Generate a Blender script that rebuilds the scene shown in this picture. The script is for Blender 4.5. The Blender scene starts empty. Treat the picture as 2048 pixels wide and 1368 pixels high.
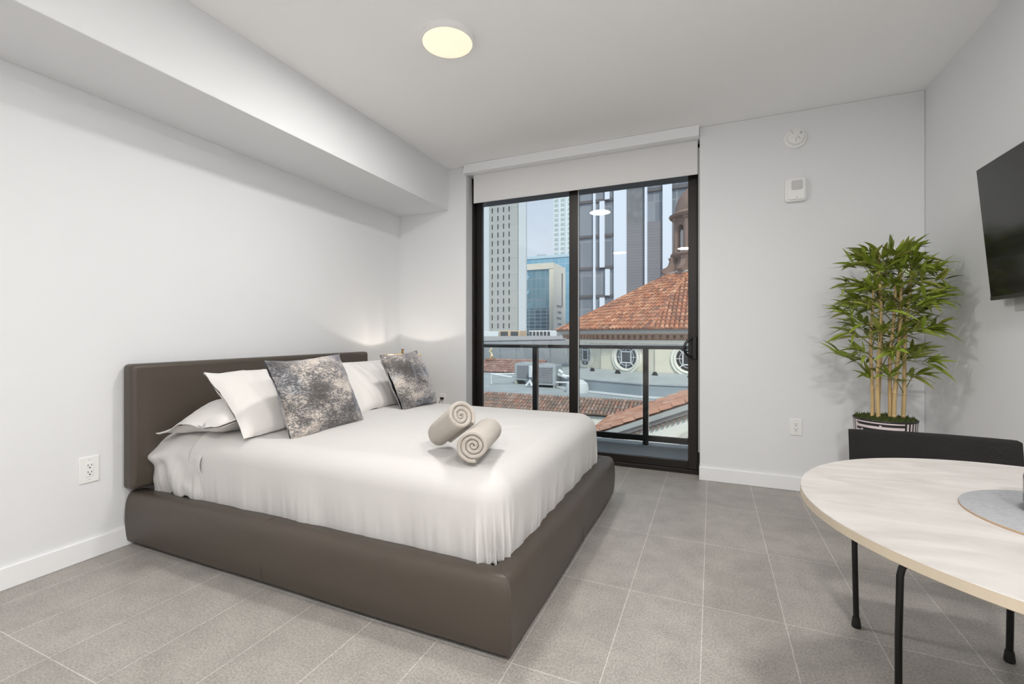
import bpy, bmesh, math, random
from math import sin, cos, pi, radians as R, atan2, sqrt, hypot
from mathutils import Vector, Matrix, noise

SC = bpy.context.scene
COL = SC.collection

# ------------------------------------------------------------------ camera, sky, sun, exposure
HC = 1.12
AZ = atan2(400, 917)
cam = bpy.data.cameras.new('camera')
cam.sensor_width = 36.0
cam.lens = 917.0 / 2048.0 * 36.0
cam.shift_y = -13.0 / 2048.0
cam.clip_start = 0.02
cam.clip_end = 1000
camo = bpy.data.objects.new('camera', cam)
camo.location = (0, 0, HC)
camo.rotation_euler = (pi / 2, 0, AZ)
COL.objects.link(camo)
SC.camera = camo

SC.view_settings.view_transform = 'Standard'
SC.view_settings.look = 'None'
SC.view_settings.gamma = 1.0
SC.view_settings.use_curve_mapping = False
SC.view_settings.exposure = 0.0
SC.cycles.max_bounces = 12
SC.cycles.diffuse_bounces = 7
SC.cycles.glossy_bounces = 5
SC.cycles.transparent_max_bounces = 16
SC.cycles.use_denoising = True
SC.cycles.sample_clamp_indirect = 6.0
SC.cycles.caustics_reflective = False
SC.cycles.caustics_refractive = False

world = bpy.data.worlds.new('sky')
SC.world = world
world.use_nodes = True
wn, wl = world.node_tree.nodes, world.node_tree.links
bg = wn['Background']
tc = wn.new('ShaderNodeTexCoord')
ns = wn.new('ShaderNodeTexNoise'); ns.inputs['Scale'].default_value = 3.2; ns.inputs['Detail'].default_value = 6
rp = wn.new('ShaderNodeValToRGB')
rp.color_ramp.elements[0].position = 0.36; rp.color_ramp.elements[0].color = (0.54, 0.67, 0.86, 1)
rp.color_ramp.elements[1].position = 0.66; rp.color_ramp.elements[1].color = (0.72, 0.79, 0.88, 1)
wl.new(tc.outputs['Generated'], ns.inputs['Vector'])
wl.new(ns.outputs['Fac'], rp.inputs['Fac'])
wl.new(rp.outputs['Color'], bg.inputs['Color'])
bg.inputs['Strength'].default_value = 1.02

sun = bpy.data.lights.new('sun', 'SUN')
sun.energy = 3.3
sun.angle = R(9)
sun.color = (1.0, 0.95, 0.87)
suno = bpy.data.objects.new('sun', sun)
suno.location = (6, -10, 30)
suno.rotation_euler = Vector((-0.38, 0.60, -0.72)).to_track_quat('-Z', 'Y').to_euler()
COL.objects.link(suno)

CEIL_W = (24.0, 5.0, 32.0, 62.0, 29.0)   # watts of the flush ceiling lamps: over the bed, two behind, then two added fills
LAMP_W = 3.4           # watts of the table lamp bulb


# ------------------------------------------------------------------ materials
def mat(name, col, rough=0.6, metal=0.0, var=0.06, scale=8.0, bump=0.0, bscale=60.0, spec=0.5, sheen=0.0, coat=0.0, emit=None, estr=0.0):
    """Principled surface whose colour wanders a little with a noise, with optional fine bump."""
    m = bpy.data.materials.new(name)
    m.use_nodes = True
    n, l = m.node_tree.nodes, m.node_tree.links
    b = n['Principled BSDF']
    b.inputs['Roughness'].default_value = rough
    b.inputs['Metallic'].default_value = metal
    b.inputs['Specular IOR Level'].default_value = spec
    b.inputs['Sheen Weight'].default_value = sheen
    b.inputs['Coat Weight'].default_value = coat
    t = n.new('ShaderNodeTexCoord')
    z = n.new('ShaderNodeTexNoise'); z.inputs['Scale'].default_value = scale; z.inputs['Detail'].default_value = 5
    l.new(t.outputs['Object'], z.inputs['Vector'])
    mx = n.new('ShaderNodeMix'); mx.data_type = 'RGBA'
    mx.inputs[6].default_value = (*[c * (1 - var) for c in col], 1)
    mx.inputs[7].default_value = (*[min(1, c * (1 + var)) for c in col], 1)
    l.new(z.outputs['Fac'], mx.inputs[0])
    l.new(mx.outputs[2], b.inputs['Base Color'])
    if bump:
        z2 = n.new('ShaderNodeTexNoise'); z2.inputs['Scale'].default_value = bscale; z2.inputs['Detail'].default_value = 4
        l.new(t.outputs['Object'], z2.inputs['Vector'])
        bp = n.new('ShaderNodeBump'); bp.inputs['Strength'].default_value = bump; bp.inputs['Distance'].default_value = 0.01
        l.new(z2.outputs['Fac'], bp.inputs['Height'])
        l.new(bp.outputs['Normal'], b.inputs['Normal'])
    if emit:
        b.inputs['Emission Color'].default_value = (*emit, 1)
        b.inputs['Emission Strength'].default_value = estr
    return m


def island_mat(name, cols, rough=0.8, noise_scale=3.0):
    """Each loose piece of a mesh (tile, leaf) takes its own tone from a ramp."""
    m = bpy.data.materials.new(name)
    m.use_nodes = True
    n, l = m.node_tree.nodes, m.node_tree.links
    b = n['Principled BSDF']; b.inputs['Roughness'].default_value = rough
    g = n.new('ShaderNodeNewGeometry')
    rmp = n.new('ShaderNodeValToRGB')
    e = rmp.color_ramp.elements
    e[0].position = 0.0; e[0].color = (*cols[0], 1)
    e[1].position = 1.0; e[1].color = (*cols[-1], 1)
    for i, c in enumerate(cols[1:-1]):
        k = e.new((i + 1) / (len(cols) - 1)); k.color = (*c, 1)
    l.new(g.outputs['Random Per Island'], rmp.inputs['Fac'])
    z = n.new('ShaderNodeTexNoise'); z.inputs['Scale'].default_value = noise_scale; z.inputs['Detail'].default_value = 6
    t = n.new('ShaderNodeTexCoord'); l.new(t.outputs['Object'], z.inputs['Vector'])
    mr = n.new('ShaderNodeMapRange'); mr.inputs[1].default_value = 0.3; mr.inputs[2].default_value = 0.7
    mr.inputs[3].default_value = 0.78; mr.inputs[4].default_value = 1.18
    l.new(z.outputs['Fac'], mr.inputs[0])
    mm = n.new('ShaderNodeMix'); mm.data_type = 'RGBA'; mm.blend_type = 'MULTIPLY'; mm.inputs[0].default_value = 1
    l.new(rmp.outputs['Color'], mm.inputs[6]); l.new(mr.outputs[0], mm.inputs[7])
    l.new(mm.outputs[2], b.inputs['Base Color'])
    return m


def grid_mat(name, c1, c2, cm, w, h, msize, side=False, metal=0.0, rough=0.5, offset=0.0, zoff=0.0, wob=0.0):
    """Facade grid (bays by storeys) laid on world metres: x by z, or y by z for a side face."""
    m = bpy.data.materials.new(name)
    m.use_nodes = True
    n, l = m.node_tree.nodes, m.node_tree.links
    b = n['Principled BSDF']
    b.inputs['Metallic'].default_value = metal
    b.inputs['Roughness'].default_value = rough
    t = n.new('ShaderNodeNewGeometry')
    sp = n.new('ShaderNodeSeparateXYZ'); l.new(t.outputs['Position'], sp.inputs[0])
    cb = n.new('ShaderNodeCombineXYZ')
    l.new(sp.outputs[1 if side else 0], cb.inputs[0]); l.new(sp.outputs[2], cb.inputs[1])
    br = n.new('ShaderNodeTexBrick')
    br.offset = offset; br.squash = 1.0
    br.inputs['Scale'].default_value = 1.0
    br.inputs['Brick Width'].default_value = w; br.inputs['Row Height'].default_value = h
    br.inputs['Mortar Size'].default_value = msize; br.inputs['Mortar Smooth'].default_value = 0.1
    br.inputs['Color1'].default_value = (*c1, 1); br.inputs['Color2'].default_value = (*c2, 1); br.inputs['Mortar'].default_value = (*cm, 1)
    l.new(cb.outputs[0], br.inputs['Vector'])
    l.new(br.outputs['Color'], b.inputs['Base Color'])
    if wob:
        z = n.new('ShaderNodeTexNoise'); z.inputs['Scale'].default_value = 0.35; z.inputs['Detail'].default_value = 2
        l.new(t.outputs['Position'], z.inputs['Vector'])
        bp = n.new('ShaderNodeBump'); bp.inputs['Strength'].default_value = wob; bp.inputs['Distance'].default_value = 1.0
        l.new(z.outputs['Fac'], bp.inputs['Height']); l.new(bp.outputs['Normal'], b.inputs['Normal'])
    return m


def glass_mat(name, tint=(0.93, 0.96, 0.96), refl=1.0):
    """Thin clear pane: lets light straight through and mirrors a little by Fresnel."""
    m = bpy.data.materials.new(name)
    m.use_nodes = True
    n, l = m.node_tree.nodes, m.node_tree.links
    n.remove(n['Principled BSDF'])
    tr = n.new('ShaderNodeBsdfTransparent'); tr.inputs[0].default_value = (*tint, 1)
    gl = n.new('ShaderNodeBsdfGlossy'); gl.inputs['Roughness'].default_value = 0.0
    gl.inputs[0].default_value = (refl, refl, refl, 1)
    fr = n.new('ShaderNodeFresnel'); fr.inputs[0].default_value = 1.45
    mx = n.new('ShaderNodeMixShader')
    l.new(fr.outputs[0], mx.inputs[0]); l.new(tr.outputs[0], mx.inputs[1]); l.new(gl.outputs[0], mx.inputs[2])
    l.new(mx.outputs[0], n['Material Output'].inputs[0])
    return m


def floor_mat():
    m = bpy.data.materials.new('floor_tile')
    m.use_nodes = True
    n, l = m.node_tree.nodes, m.node_tree.links
    b = n['Principled BSDF']; b.inputs['Roughness'].default_value = 0.42
    b.inputs['Specular IOR Level'].default_value = 0.35
    g = n.new('ShaderNodeNewGeometry')
    mp = n.new('ShaderNodeMapping'); mp.inputs['Location'].default_value = (0.035 + 0.297 * 40, -2.057 + 0.62 * 40, 0)
    l.new(g.outputs['Position'], mp.inputs['Vector'])
    br = n.new('ShaderNodeTexBrick'); br.offset = 0.0; br.squash = 1.0
    br.inputs['Scale'].default_value = 1.0; br.inputs['Brick Width'].default_value = 0.297; br.inputs['Row Height'].default_value = 0.62
    br.inputs['Mortar Size'].default_value = 0.0017; br.inputs['Mortar Smooth'].default_value = 0.2
    br.inputs['Color1'].default_value = (0.365, 0.343, 0.314, 1); br.inputs['Color2'].default_value = (0.395, 0.373, 0.344, 1)
    br.inputs['Mortar'].default_value = (0.62, 0.6, 0.56, 1)
    l.new(mp.outputs[0], br.inputs['Vector'])
    z1 = n.new('ShaderNodeTexNoise'); z1.inputs['Scale'].default_value = 7; z1.inputs['Detail'].default_value = 8; z1.inputs['Roughness'].default_value = 0.65
    l.new(g.outputs['Position'], z1.inputs['Vector'])
    z2 = n.new('ShaderNodeTexNoise'); z2.inputs['Scale'].default_value = 130; z2.inputs['Detail'].default_value = 4; z2.inputs['Roughness'].default_value = 0.7
    l.new(g.outputs['Position'], z2.inputs['Vector'])
    r1 = n.new('ShaderNodeMapRange'); r1.inputs[1].default_value = 0.3; r1.inputs[2].default_value = 0.7; r1.inputs[3].default_value = 0.86; r1.inputs[4].default_value = 1.12
    l.new(z1.outputs['Fac'], r1.inputs[0])
    r2 = n.new('ShaderNodeMapRange'); r2.inputs[1].default_value = 0.3; r2.inputs[2].default_value = 0.62; r2.inputs[3].default_value = 0.6; r2.inputs[4].default_value = 1.1
    l.new(z2.outputs['Fac'], r2.inputs[0])
    mu = n.new('ShaderNodeMath'); mu.operation = 'MULTIPLY'; l.new(r1.outputs[0], mu.inputs[0]); l.new(r2.outputs[0], mu.inputs[1])
    mm = n.new('ShaderNodeMix'); mm.data_type = 'RGBA'; mm.blend_type = 'MULTIPLY'; mm.inputs[0].default_value = 1
    l.new(br.outputs['Color'], mm.inputs[6]); l.new(mu.outputs[0], mm.inputs[7])
    l.new(mm.outputs[2], b.inputs['Base Color'])
    bp = n.new('ShaderNodeBump'); bp.inputs['Strength'].default_value = 0.12; bp.inputs['Distance'].default_value = 0.004
    l.new(z2.outputs['Fac'], bp.inputs['Height']); l.new(bp.outputs['Normal'], b.inputs['Normal'])
    return m


def velvet_mat(name, seed):
    """Crushed velvet: nap lying in streaky patches, silver beige against charcoal."""
    m = bpy.data.materials.new(name)
    m.use_nodes = True
    n, l = m.node_tree.nodes, m.node_tree.links
    b = n['Principled BSDF']; b.inputs['Roughness'].default_value = 0.5
    b.inputs['Sheen Weight'].default_value = 0.5; b.inputs['Sheen Roughness'].default_value = 0.35
    b.inputs['Sheen Tint'].default_value = (0.8, 0.85, 1, 1)
    t = n.new('ShaderNodeTexCoord')
    mp = n.new('ShaderNodeMapping'); mp.inputs['Location'].default_value = (seed * 3.1, seed, seed * 2)
    mp.inputs['Scale'].default_value = (1.0, 0.8, 1.5)
    l.new(t.outputs['Object'], mp.inputs[0])
    c = n.new('ShaderNodeTexNoise'); c.inputs['Scale'].default_value = 6.0; c.inputs['Detail'].default_value = 3
    l.new(mp.outputs[0], c.inputs['Vector'])
    # crumple: stretched cells with a wandering outline
    dn = n.new('ShaderNodeTexNoise'); dn.inputs['Scale'].default_value = 20; dn.inputs['Detail'].default_value = 5
    l.new(mp.outputs[0], dn.inputs['Vector'])
    vm = n.new('ShaderNodeVectorMath'); vm.operation = 'MULTIPLY_ADD'; vm.inputs[1].default_value = (0.12, 0.12, 0.12)
    l.new(dn.outputs['Color'], vm.inputs[0]); l.new(mp.outputs[0], vm.inputs[2])
    m2_ = n.new('ShaderNodeMapping'); m2_.inputs['Scale'].default_value = (1.0, 0.55, 1.5); m2_.inputs['Rotation'].default_value = (R(12), 0, 0)
    l.new(vm.outputs[0], m2_.inputs[0])
    vo = n.new('ShaderNodeTexVoronoi'); vo.feature = 'DISTANCE_TO_EDGE'; vo.inputs['Scale'].default_value = 44
    l.new(m2_.outputs[0], vo.inputs['Vector'])
    a = n.new('ShaderNodeMapRange'); a.inputs[1].default_value = 0.0; a.inputs[2].default_value = 0.22
    l.new(vo.outputs['Distance'], a.inputs[0])
    fn = n.new('ShaderNodeTexNoise'); fn.inputs['Scale'].default_value = 90; fn.inputs['Detail'].default_value = 6; fn.inputs['Roughness'].default_value = 0.7
    l.new(m2_.outputs[0], fn.inputs['Vector'])
    # patches where the pile lies light, with dark creases through them
    s1 = n.new('ShaderNodeMath'); s1.operation = 'MULTIPLY_ADD'; s1.inputs[1].default_value = 0.20
    l.new(a.outputs[0], s1.inputs[0]); l.new(c.outputs['Fac'], s1.inputs[2])
    s2 = n.new('ShaderNodeMath'); s2.operation = 'MULTIPLY_ADD'; s2.inputs[1].default_value = 0.42
    l.new(fn.outputs['Fac'], s2.inputs[0]); l.new(s1.outputs[0], s2.inputs[2])
    rm = n.new('ShaderNodeValToRGB'); e = rm.color_ramp.elements
    e[0].position = 0.67; e[0].color = (0.075, 0.066, 0.060, 1)
    e[1].position = 1.0; e[1].color = (0.62, 0.55, 0.49, 1)
    k = e.new(0.79); k.color = (0.16, 0.155, 0.155, 1)
    k = e.new(0.88); k.color = (0.36, 0.325, 0.295, 1)
    l.new(s2.outputs[0], rm.inputs['Fac'])
    # cool grey drifts in the pile
    cn = n.new('ShaderNodeTexNoise'); cn.inputs['Scale'].default_value = 4.5; cn.inputs['Detail'].default_value = 3; cn.inputs['Distortion'].default_value = 0.8
    l.new(mp.outputs[0], cn.inputs['Vector'])
    cr = n.new('ShaderNodeMapRange'); cr.inputs[1].default_value = 0.50; cr.inputs[2].default_value = 0.66; cr.inputs[3].default_value = 0.0; cr.inputs[4].default_value = 0.8
    l.new(cn.outputs['Fac'], cr.inputs[0])
    cm = n.new('ShaderNodeMix'); cm.data_type = 'RGBA'; cm.blend_type = 'MULTIPLY'; cm.inputs[7].default_value = (0.66, 0.75, 0.88, 1)
    l.new(cr.outputs[0], cm.inputs[0]); l.new(rm.outputs['Color'], cm.inputs[6])
    l.new(cm.outputs[2], b.inputs['Base Color'])
    bp = n.new('ShaderNodeBump'); bp.inputs['Strength'].default_value = 0.55; bp.inputs['Distance'].default_value = 0.008
    l.new(s2.outputs[0], bp.inputs['Height']); l.new(bp.outputs['Normal'], b.inputs['Normal'])
    return m


def stone_top_mat():
    m = bpy.data.materials.new('pale_stone_top')
    m.use_nodes = True
    n, l = m.node_tree.nodes, m.node_tree.links
    b = n['Principled BSDF']; b.inputs['Roughness'].default_value = 0.38
    t = n.new('ShaderNodeTexCoord')
    mp = n.new('ShaderNodeMapping'); mp.inputs['Scale'].default_value = (1.2, 4.5, 1); mp.inputs['Rotation'].default_value = (0, 0, R(-28))
    l.new(t.outputs['Object'], mp.inputs[0])
    z = n.new('ShaderNodeTexNoise'); z.inputs['Scale'].default_value = 3.0; z.inputs['Detail'].default_value = 9; z.inputs['Roughness'].default_value = 0.6; z.inputs['Distortion'].default_value = 1.4
    l.new(mp.outputs[0], z.inputs['Vector'])
    rm = n.new('ShaderNodeValToRGB'); e = rm.color_ramp.elements
    e[0].position = 0.32; e[0].color = (0.36, 0.34, 0.325, 1)
    e[1].position = 0.70; e[1].color = (0.47, 0.45, 0.435, 1)
    l.new(z.outputs['Fac'], rm.inputs['Fac']); l.new(rm.outputs['Color'], b.inputs['Base Color'])
    return m


WALL = mat('wall_paint', (0.775, 0.785, 0.80), 0.62, var=0.008, scale=2, bump=0.03, bscale=300, spec=0.3)
CEILM = mat('ceiling_paint', (0.95, 0.95, 0.955), 0.8, var=0.006, scale=2, spec=0.2)
TRIMW = mat('white_trim_paint', (0.86, 0.87, 0.885), 0.4, var=0.006)
WHITEP = mat('white_plastic', (0.84, 0.84, 0.83), 0.35, var=0.01)
GREYP = mat('grey_plastic', (0.45, 0.45, 0.45), 0.5, var=0.02)
DARKP = mat('dark_slot', (0.03, 0.03, 0.03), 0.6, var=0.05)
FLOOR = floor_mat()
LEATHER = mat('taupe_leather', (0.070, 0.056, 0.044), 0.42, var=0.05, scale=4, bump=0.06, bscale=260, spec=0.45)
THREAD = mat('taupe_thread', (0.07, 0.06, 0.052), 0.6)
SHADOWGAP = mat('shadow_gap_black', (0.01, 0.01, 0.01), 0.8)  # near-black colour standing in for shade under the bed rails
LINEN = mat('white_cotton', (0.60, 0.588, 0.572), 0.75, var=0.01, scale=3, bump=0.05, bscale=420, sheen=0.1, spec=0.25)
PILLOWM = mat('white_pillowcase', (0.69, 0.672, 0.65), 0.72, var=0.01, scale=3, bump=0.05, bscale=420, sheen=0.1, spec=0.25)
TOWEL = mat('cream_terry', (0.70, 0.635, 0.56), 0.95, var=0.06, scale=30, bump=0.9, bscale=420, sheen=0.4, spec=0.1)
BRONZE = mat('dark_bronze_metal', (0.018, 0.015, 0.013), 0.38, 0.3, var=0.05)
BLKMETAL = mat('black_metal', (0.008, 0.008, 0.008), 0.3, 0.2, var=0.05)
RUBBER = mat('black_rubber', (0.012, 0.012, 0.012), 0.7)
GLASS = glass_mat('clear_glass', (0.955, 0.972, 0.975))
GLASSB = glass_mat('balcony_glass', (0.93, 0.955, 0.962), 0.6)
BLIND = mat('white_blind_fabric', (0.74, 0.74, 0.74), 0.85, var=0.008, bump=0.04, bscale=500)
SEAL = mat('grey_seal', (0.45, 0.45, 0.44), 0.5)
CONCG = mat('balcony_concrete', (0.34, 0.37, 0.38), 0.85, var=0.12, scale=2.2, bump=0.1, bscale=40)
CONCL = mat('pale_concrete_edge', (0.62, 0.64, 0.64), 0.8, var=0.06)
SLABM = mat('dark_slab_soffit', (0.10, 0.11, 0.12), 0.9, var=0.3, scale=3)
DIFF = mat('cream_diffuser', (0.8, 0.75, 0.66), 0.5, var=0.0, emit=(1.0, 0.83, 0.58), estr=0.72)
VELA = velvet_mat('crushed_velvet', 1.0)
VELB = velvet_mat('crushed_velvet_b', 4.3)
STONE = stone_top_mat()
STONEEDGE = mat('beige_stone_edge', (0.56, 0.48, 0.37), 0.45, var=0.10, scale=14)
MATG = mat('grey_felt', (0.25, 0.255, 0.265), 0.9, var=0.22, scale=110, bump=0.3, bscale=400)
MATEDGE = mat('tan_mat_edge', (0.48, 0.33, 0.2), 0.6)
VASEM = mat('black_ceramic', (0.012, 0.012, 0.018), 0.22, coat=0.3)
BLKWOOD = mat('black_stained_wood', (0.012, 0.011, 0.0105), 0.6, var=0.25, scale=20, bump=0.12, bscale=120, spec=0.18)
SCREEN = mat('tv_screen', (0.012, 0.012, 0.013), 0.16, spec=0.5, var=0.0)
TVCASE = mat('tv_case', (0.02, 0.019, 0.018), 0.35)
LEAF = island_mat('bamboo_leaf', [(0.10, 0.13, 0.014), (0.19, 0.25, 0.025), (0.28, 0.37, 0.045), (0.22, 0.25, 0.04), (0.36, 0.38, 0.08)], 0.42, 9)
CANE = mat('bamboo_cane', (0.56, 0.40, 0.19), 0.45, var=0.16, scale=22)
NODE = mat('bamboo_node', (0.34, 0.22, 0.10), 0.6)
MOSS = mat('green_moss', (0.055, 0.075, 0.012), 0.95, var=0.5, scale=60, bump=1.0, bscale=150)
POTW = mat('white_pot_glaze', (0.70, 0.62, 0.62), 0.4, var=0.04)
POTB = mat('black_pot_glaze', (0.022, 0.018, 0.022), 0.4)
BRASS = mat('brushed_brass', (0.78, 0.58, 0.27), 0.3, 0.9)
SHADEM = mat('pale_lamp_shade', (0.80, 0.72, 0.58), 0.7)
WOODB = mat('walnut_wood', (0.10, 0.065, 0.04), 0.5, var=0.2, scale=12)
BULB = mat('bulb_glass', (0.9, 0.85, 0.75), 0.3, emit=(1.0, 0.86, 0.66), estr=2.0)
# outdoors
TILE_O = island_mat('orange_roof_tile', [(0.28, 0.10, 0.05), (0.42, 0.18, 0.09), (0.34, 0.13, 0.07), (0.54, 0.29, 0.17), (0.18, 0.085, 0.06), (0.44, 0.2, 0.1)], 0.85)
TILE_P = island_mat('pink_roof_tile', [(0.42, 0.19, 0.12), (0.55, 0.28, 0.19), (0.47, 0.23, 0.15), (0.60, 0.36, 0.26), (0.32, 0.17, 0.12)], 0.9)
TILE_G = island_mat('weathered_roof_tile', [(0.24, 0.17, 0.13), (0.34, 0.21, 0.16), (0.22, 0.18, 0.15), (0.42, 0.30, 0.24), (0.38, 0.18, 0.13)], 0.9)
TILE_R = island_mat('russet_roof_tile', [(0.26, 0.15, 0.12), (0.38, 0.22, 0.18), (0.32, 0.19, 0.16), (0.48, 0.33, 0.28)], 0.9)
CREAM = mat('cream_stucco', (0.72, 0.67, 0.53), 0.85, var=0.06, scale=0.8)
CREAML = mat('pale_cream_trim', (0.80, 0.77, 0.67), 0.8, var=0.04)
BROWNST = mat('brown_cornice', (0.34, 0.20, 0.13), 0.85, var=0.15, scale=2)
GREYST = mat('grey_cornice', (0.42, 0.41, 0.38), 0.85, var=0.1, scale=2)
LANTST = mat('lantern_stone', (0.20, 0.135, 0.11), 0.8, var=0.3, scale=3, bump=0.3, bscale=8)
LEADR = mat('pale_roof_membrane', (0.40, 0.43, 0.43), 0.8, var=0.28, scale=0.9)
LEADG = mat('grey_parapet', (0.29, 0.33, 0.36), 0.8, var=0.18, scale=0.9)
WINGL = mat('dark_church_glass', (0.13, 0.16, 0.18), 0.25, var=0.5, scale=6)
WINFR = mat('white_tracery', (0.76, 0.78, 0.78), 0.6)
CONCB = grid_mat('weathered_concrete', (0.30, 0.32, 0.34), (0.35, 0.37, 0.385), (0.24, 0.26, 0.28), 1.7, 30, 0.05, rough=0.9)
CONCD = mat('concrete_coping', (0.38, 0.39, 0.40), 0.9, var=0.08)
TOWC = grid_mat('tower_concrete', (0.42, 0.44, 0.42), (0.45, 0.47, 0.45), (0.37, 0.39, 0.38), 40, 3.2, 0.06, rough=0.9)
TOWS = mat('tower_pale_side', (0.60, 0.66, 0.68), 0.9, var=0.04, scale=0.2)
SLITM = mat('slit_window_glass', (0.05, 0.06, 0.07), 0.3)
OFFG = grid_mat('mirror_glass', (0.36, 0.62, 0.74), (0.50, 0.74, 0.84), (0.75, 0.82, 0.85), 1.25, 2.6, 0.07, metal=0.75, rough=0.12, wob=0.3)
OFFB = grid_mat('blue_band_glass', (0.08, 0.17, 0.24), (0.14, 0.26, 0.34), (0.42, 0.52, 0.58), 1.6, 0.95, 0.10, metal=0.4, rough=0.2)
BLUEG = grid_mat('sky_blue_glass', (0.25, 0.50, 0.62), (0.36, 0.60, 0.70), (0.48, 0.66, 0.74), 2.4, 3.2, 0.12, metal=0.5, rough=0.15)
HIGHW = grid_mat('pale_high_rise_wall', (0.66, 0.72, 0.71), (0.70, 0.76, 0.74), (0.58, 0.64, 0.64), 2.9, 3.4, 0.25, rough=0.7)
HIGHGL = mat('pale_high_rise_glass', (0.42, 0.50, 0.50), 0.3, var=0.2, scale=0.4)
GRYGL = grid_mat('grey_tower_glass', (0.17, 0.19, 0.215), (0.27, 0.30, 0.33), (0.30, 0.31, 0.32), 1.55, 5.2, 0.10, rough=0.2, metal=0.2)
GRYPN = grid_mat('grey_louvre_panel', (0.20, 0.20, 0.215), (0.215, 0.215, 0.23), (0.165, 0.165, 0.18), 30, 0.42, 0.05, rough=0.7)
STRIPE = mat('white_stripe_cladding', (0.70, 0.76, 0.84), 0.7, var=0.02, scale=0.3)
SPAN = mat('dark_floor_band', (0.11, 0.105, 0.11), 0.7, var=0.2, scale=0.5)
ACM = mat('air_conditioner_metal', (0.44, 0.47, 0.49), 0.5, 0.2, var=0.06)
ACL = grid_mat('air_conditioner_louvre', (0.16, 0.165, 0.175), (0.18, 0.185, 0.2), (0.28, 0.29, 0.3), 3, 0.09, 0.02, rough=0.5)
PIPEW = mat('white_pipe_lagging', (0.78, 0.80, 0.80), 0.6)
GOLDST = mat('pale_gold_statue', (0.72, 0.60, 0.38), 0.5, 0.2)
GROUND = mat('street_asphalt', (0.16, 0.16, 0.17), 0.9)


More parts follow.
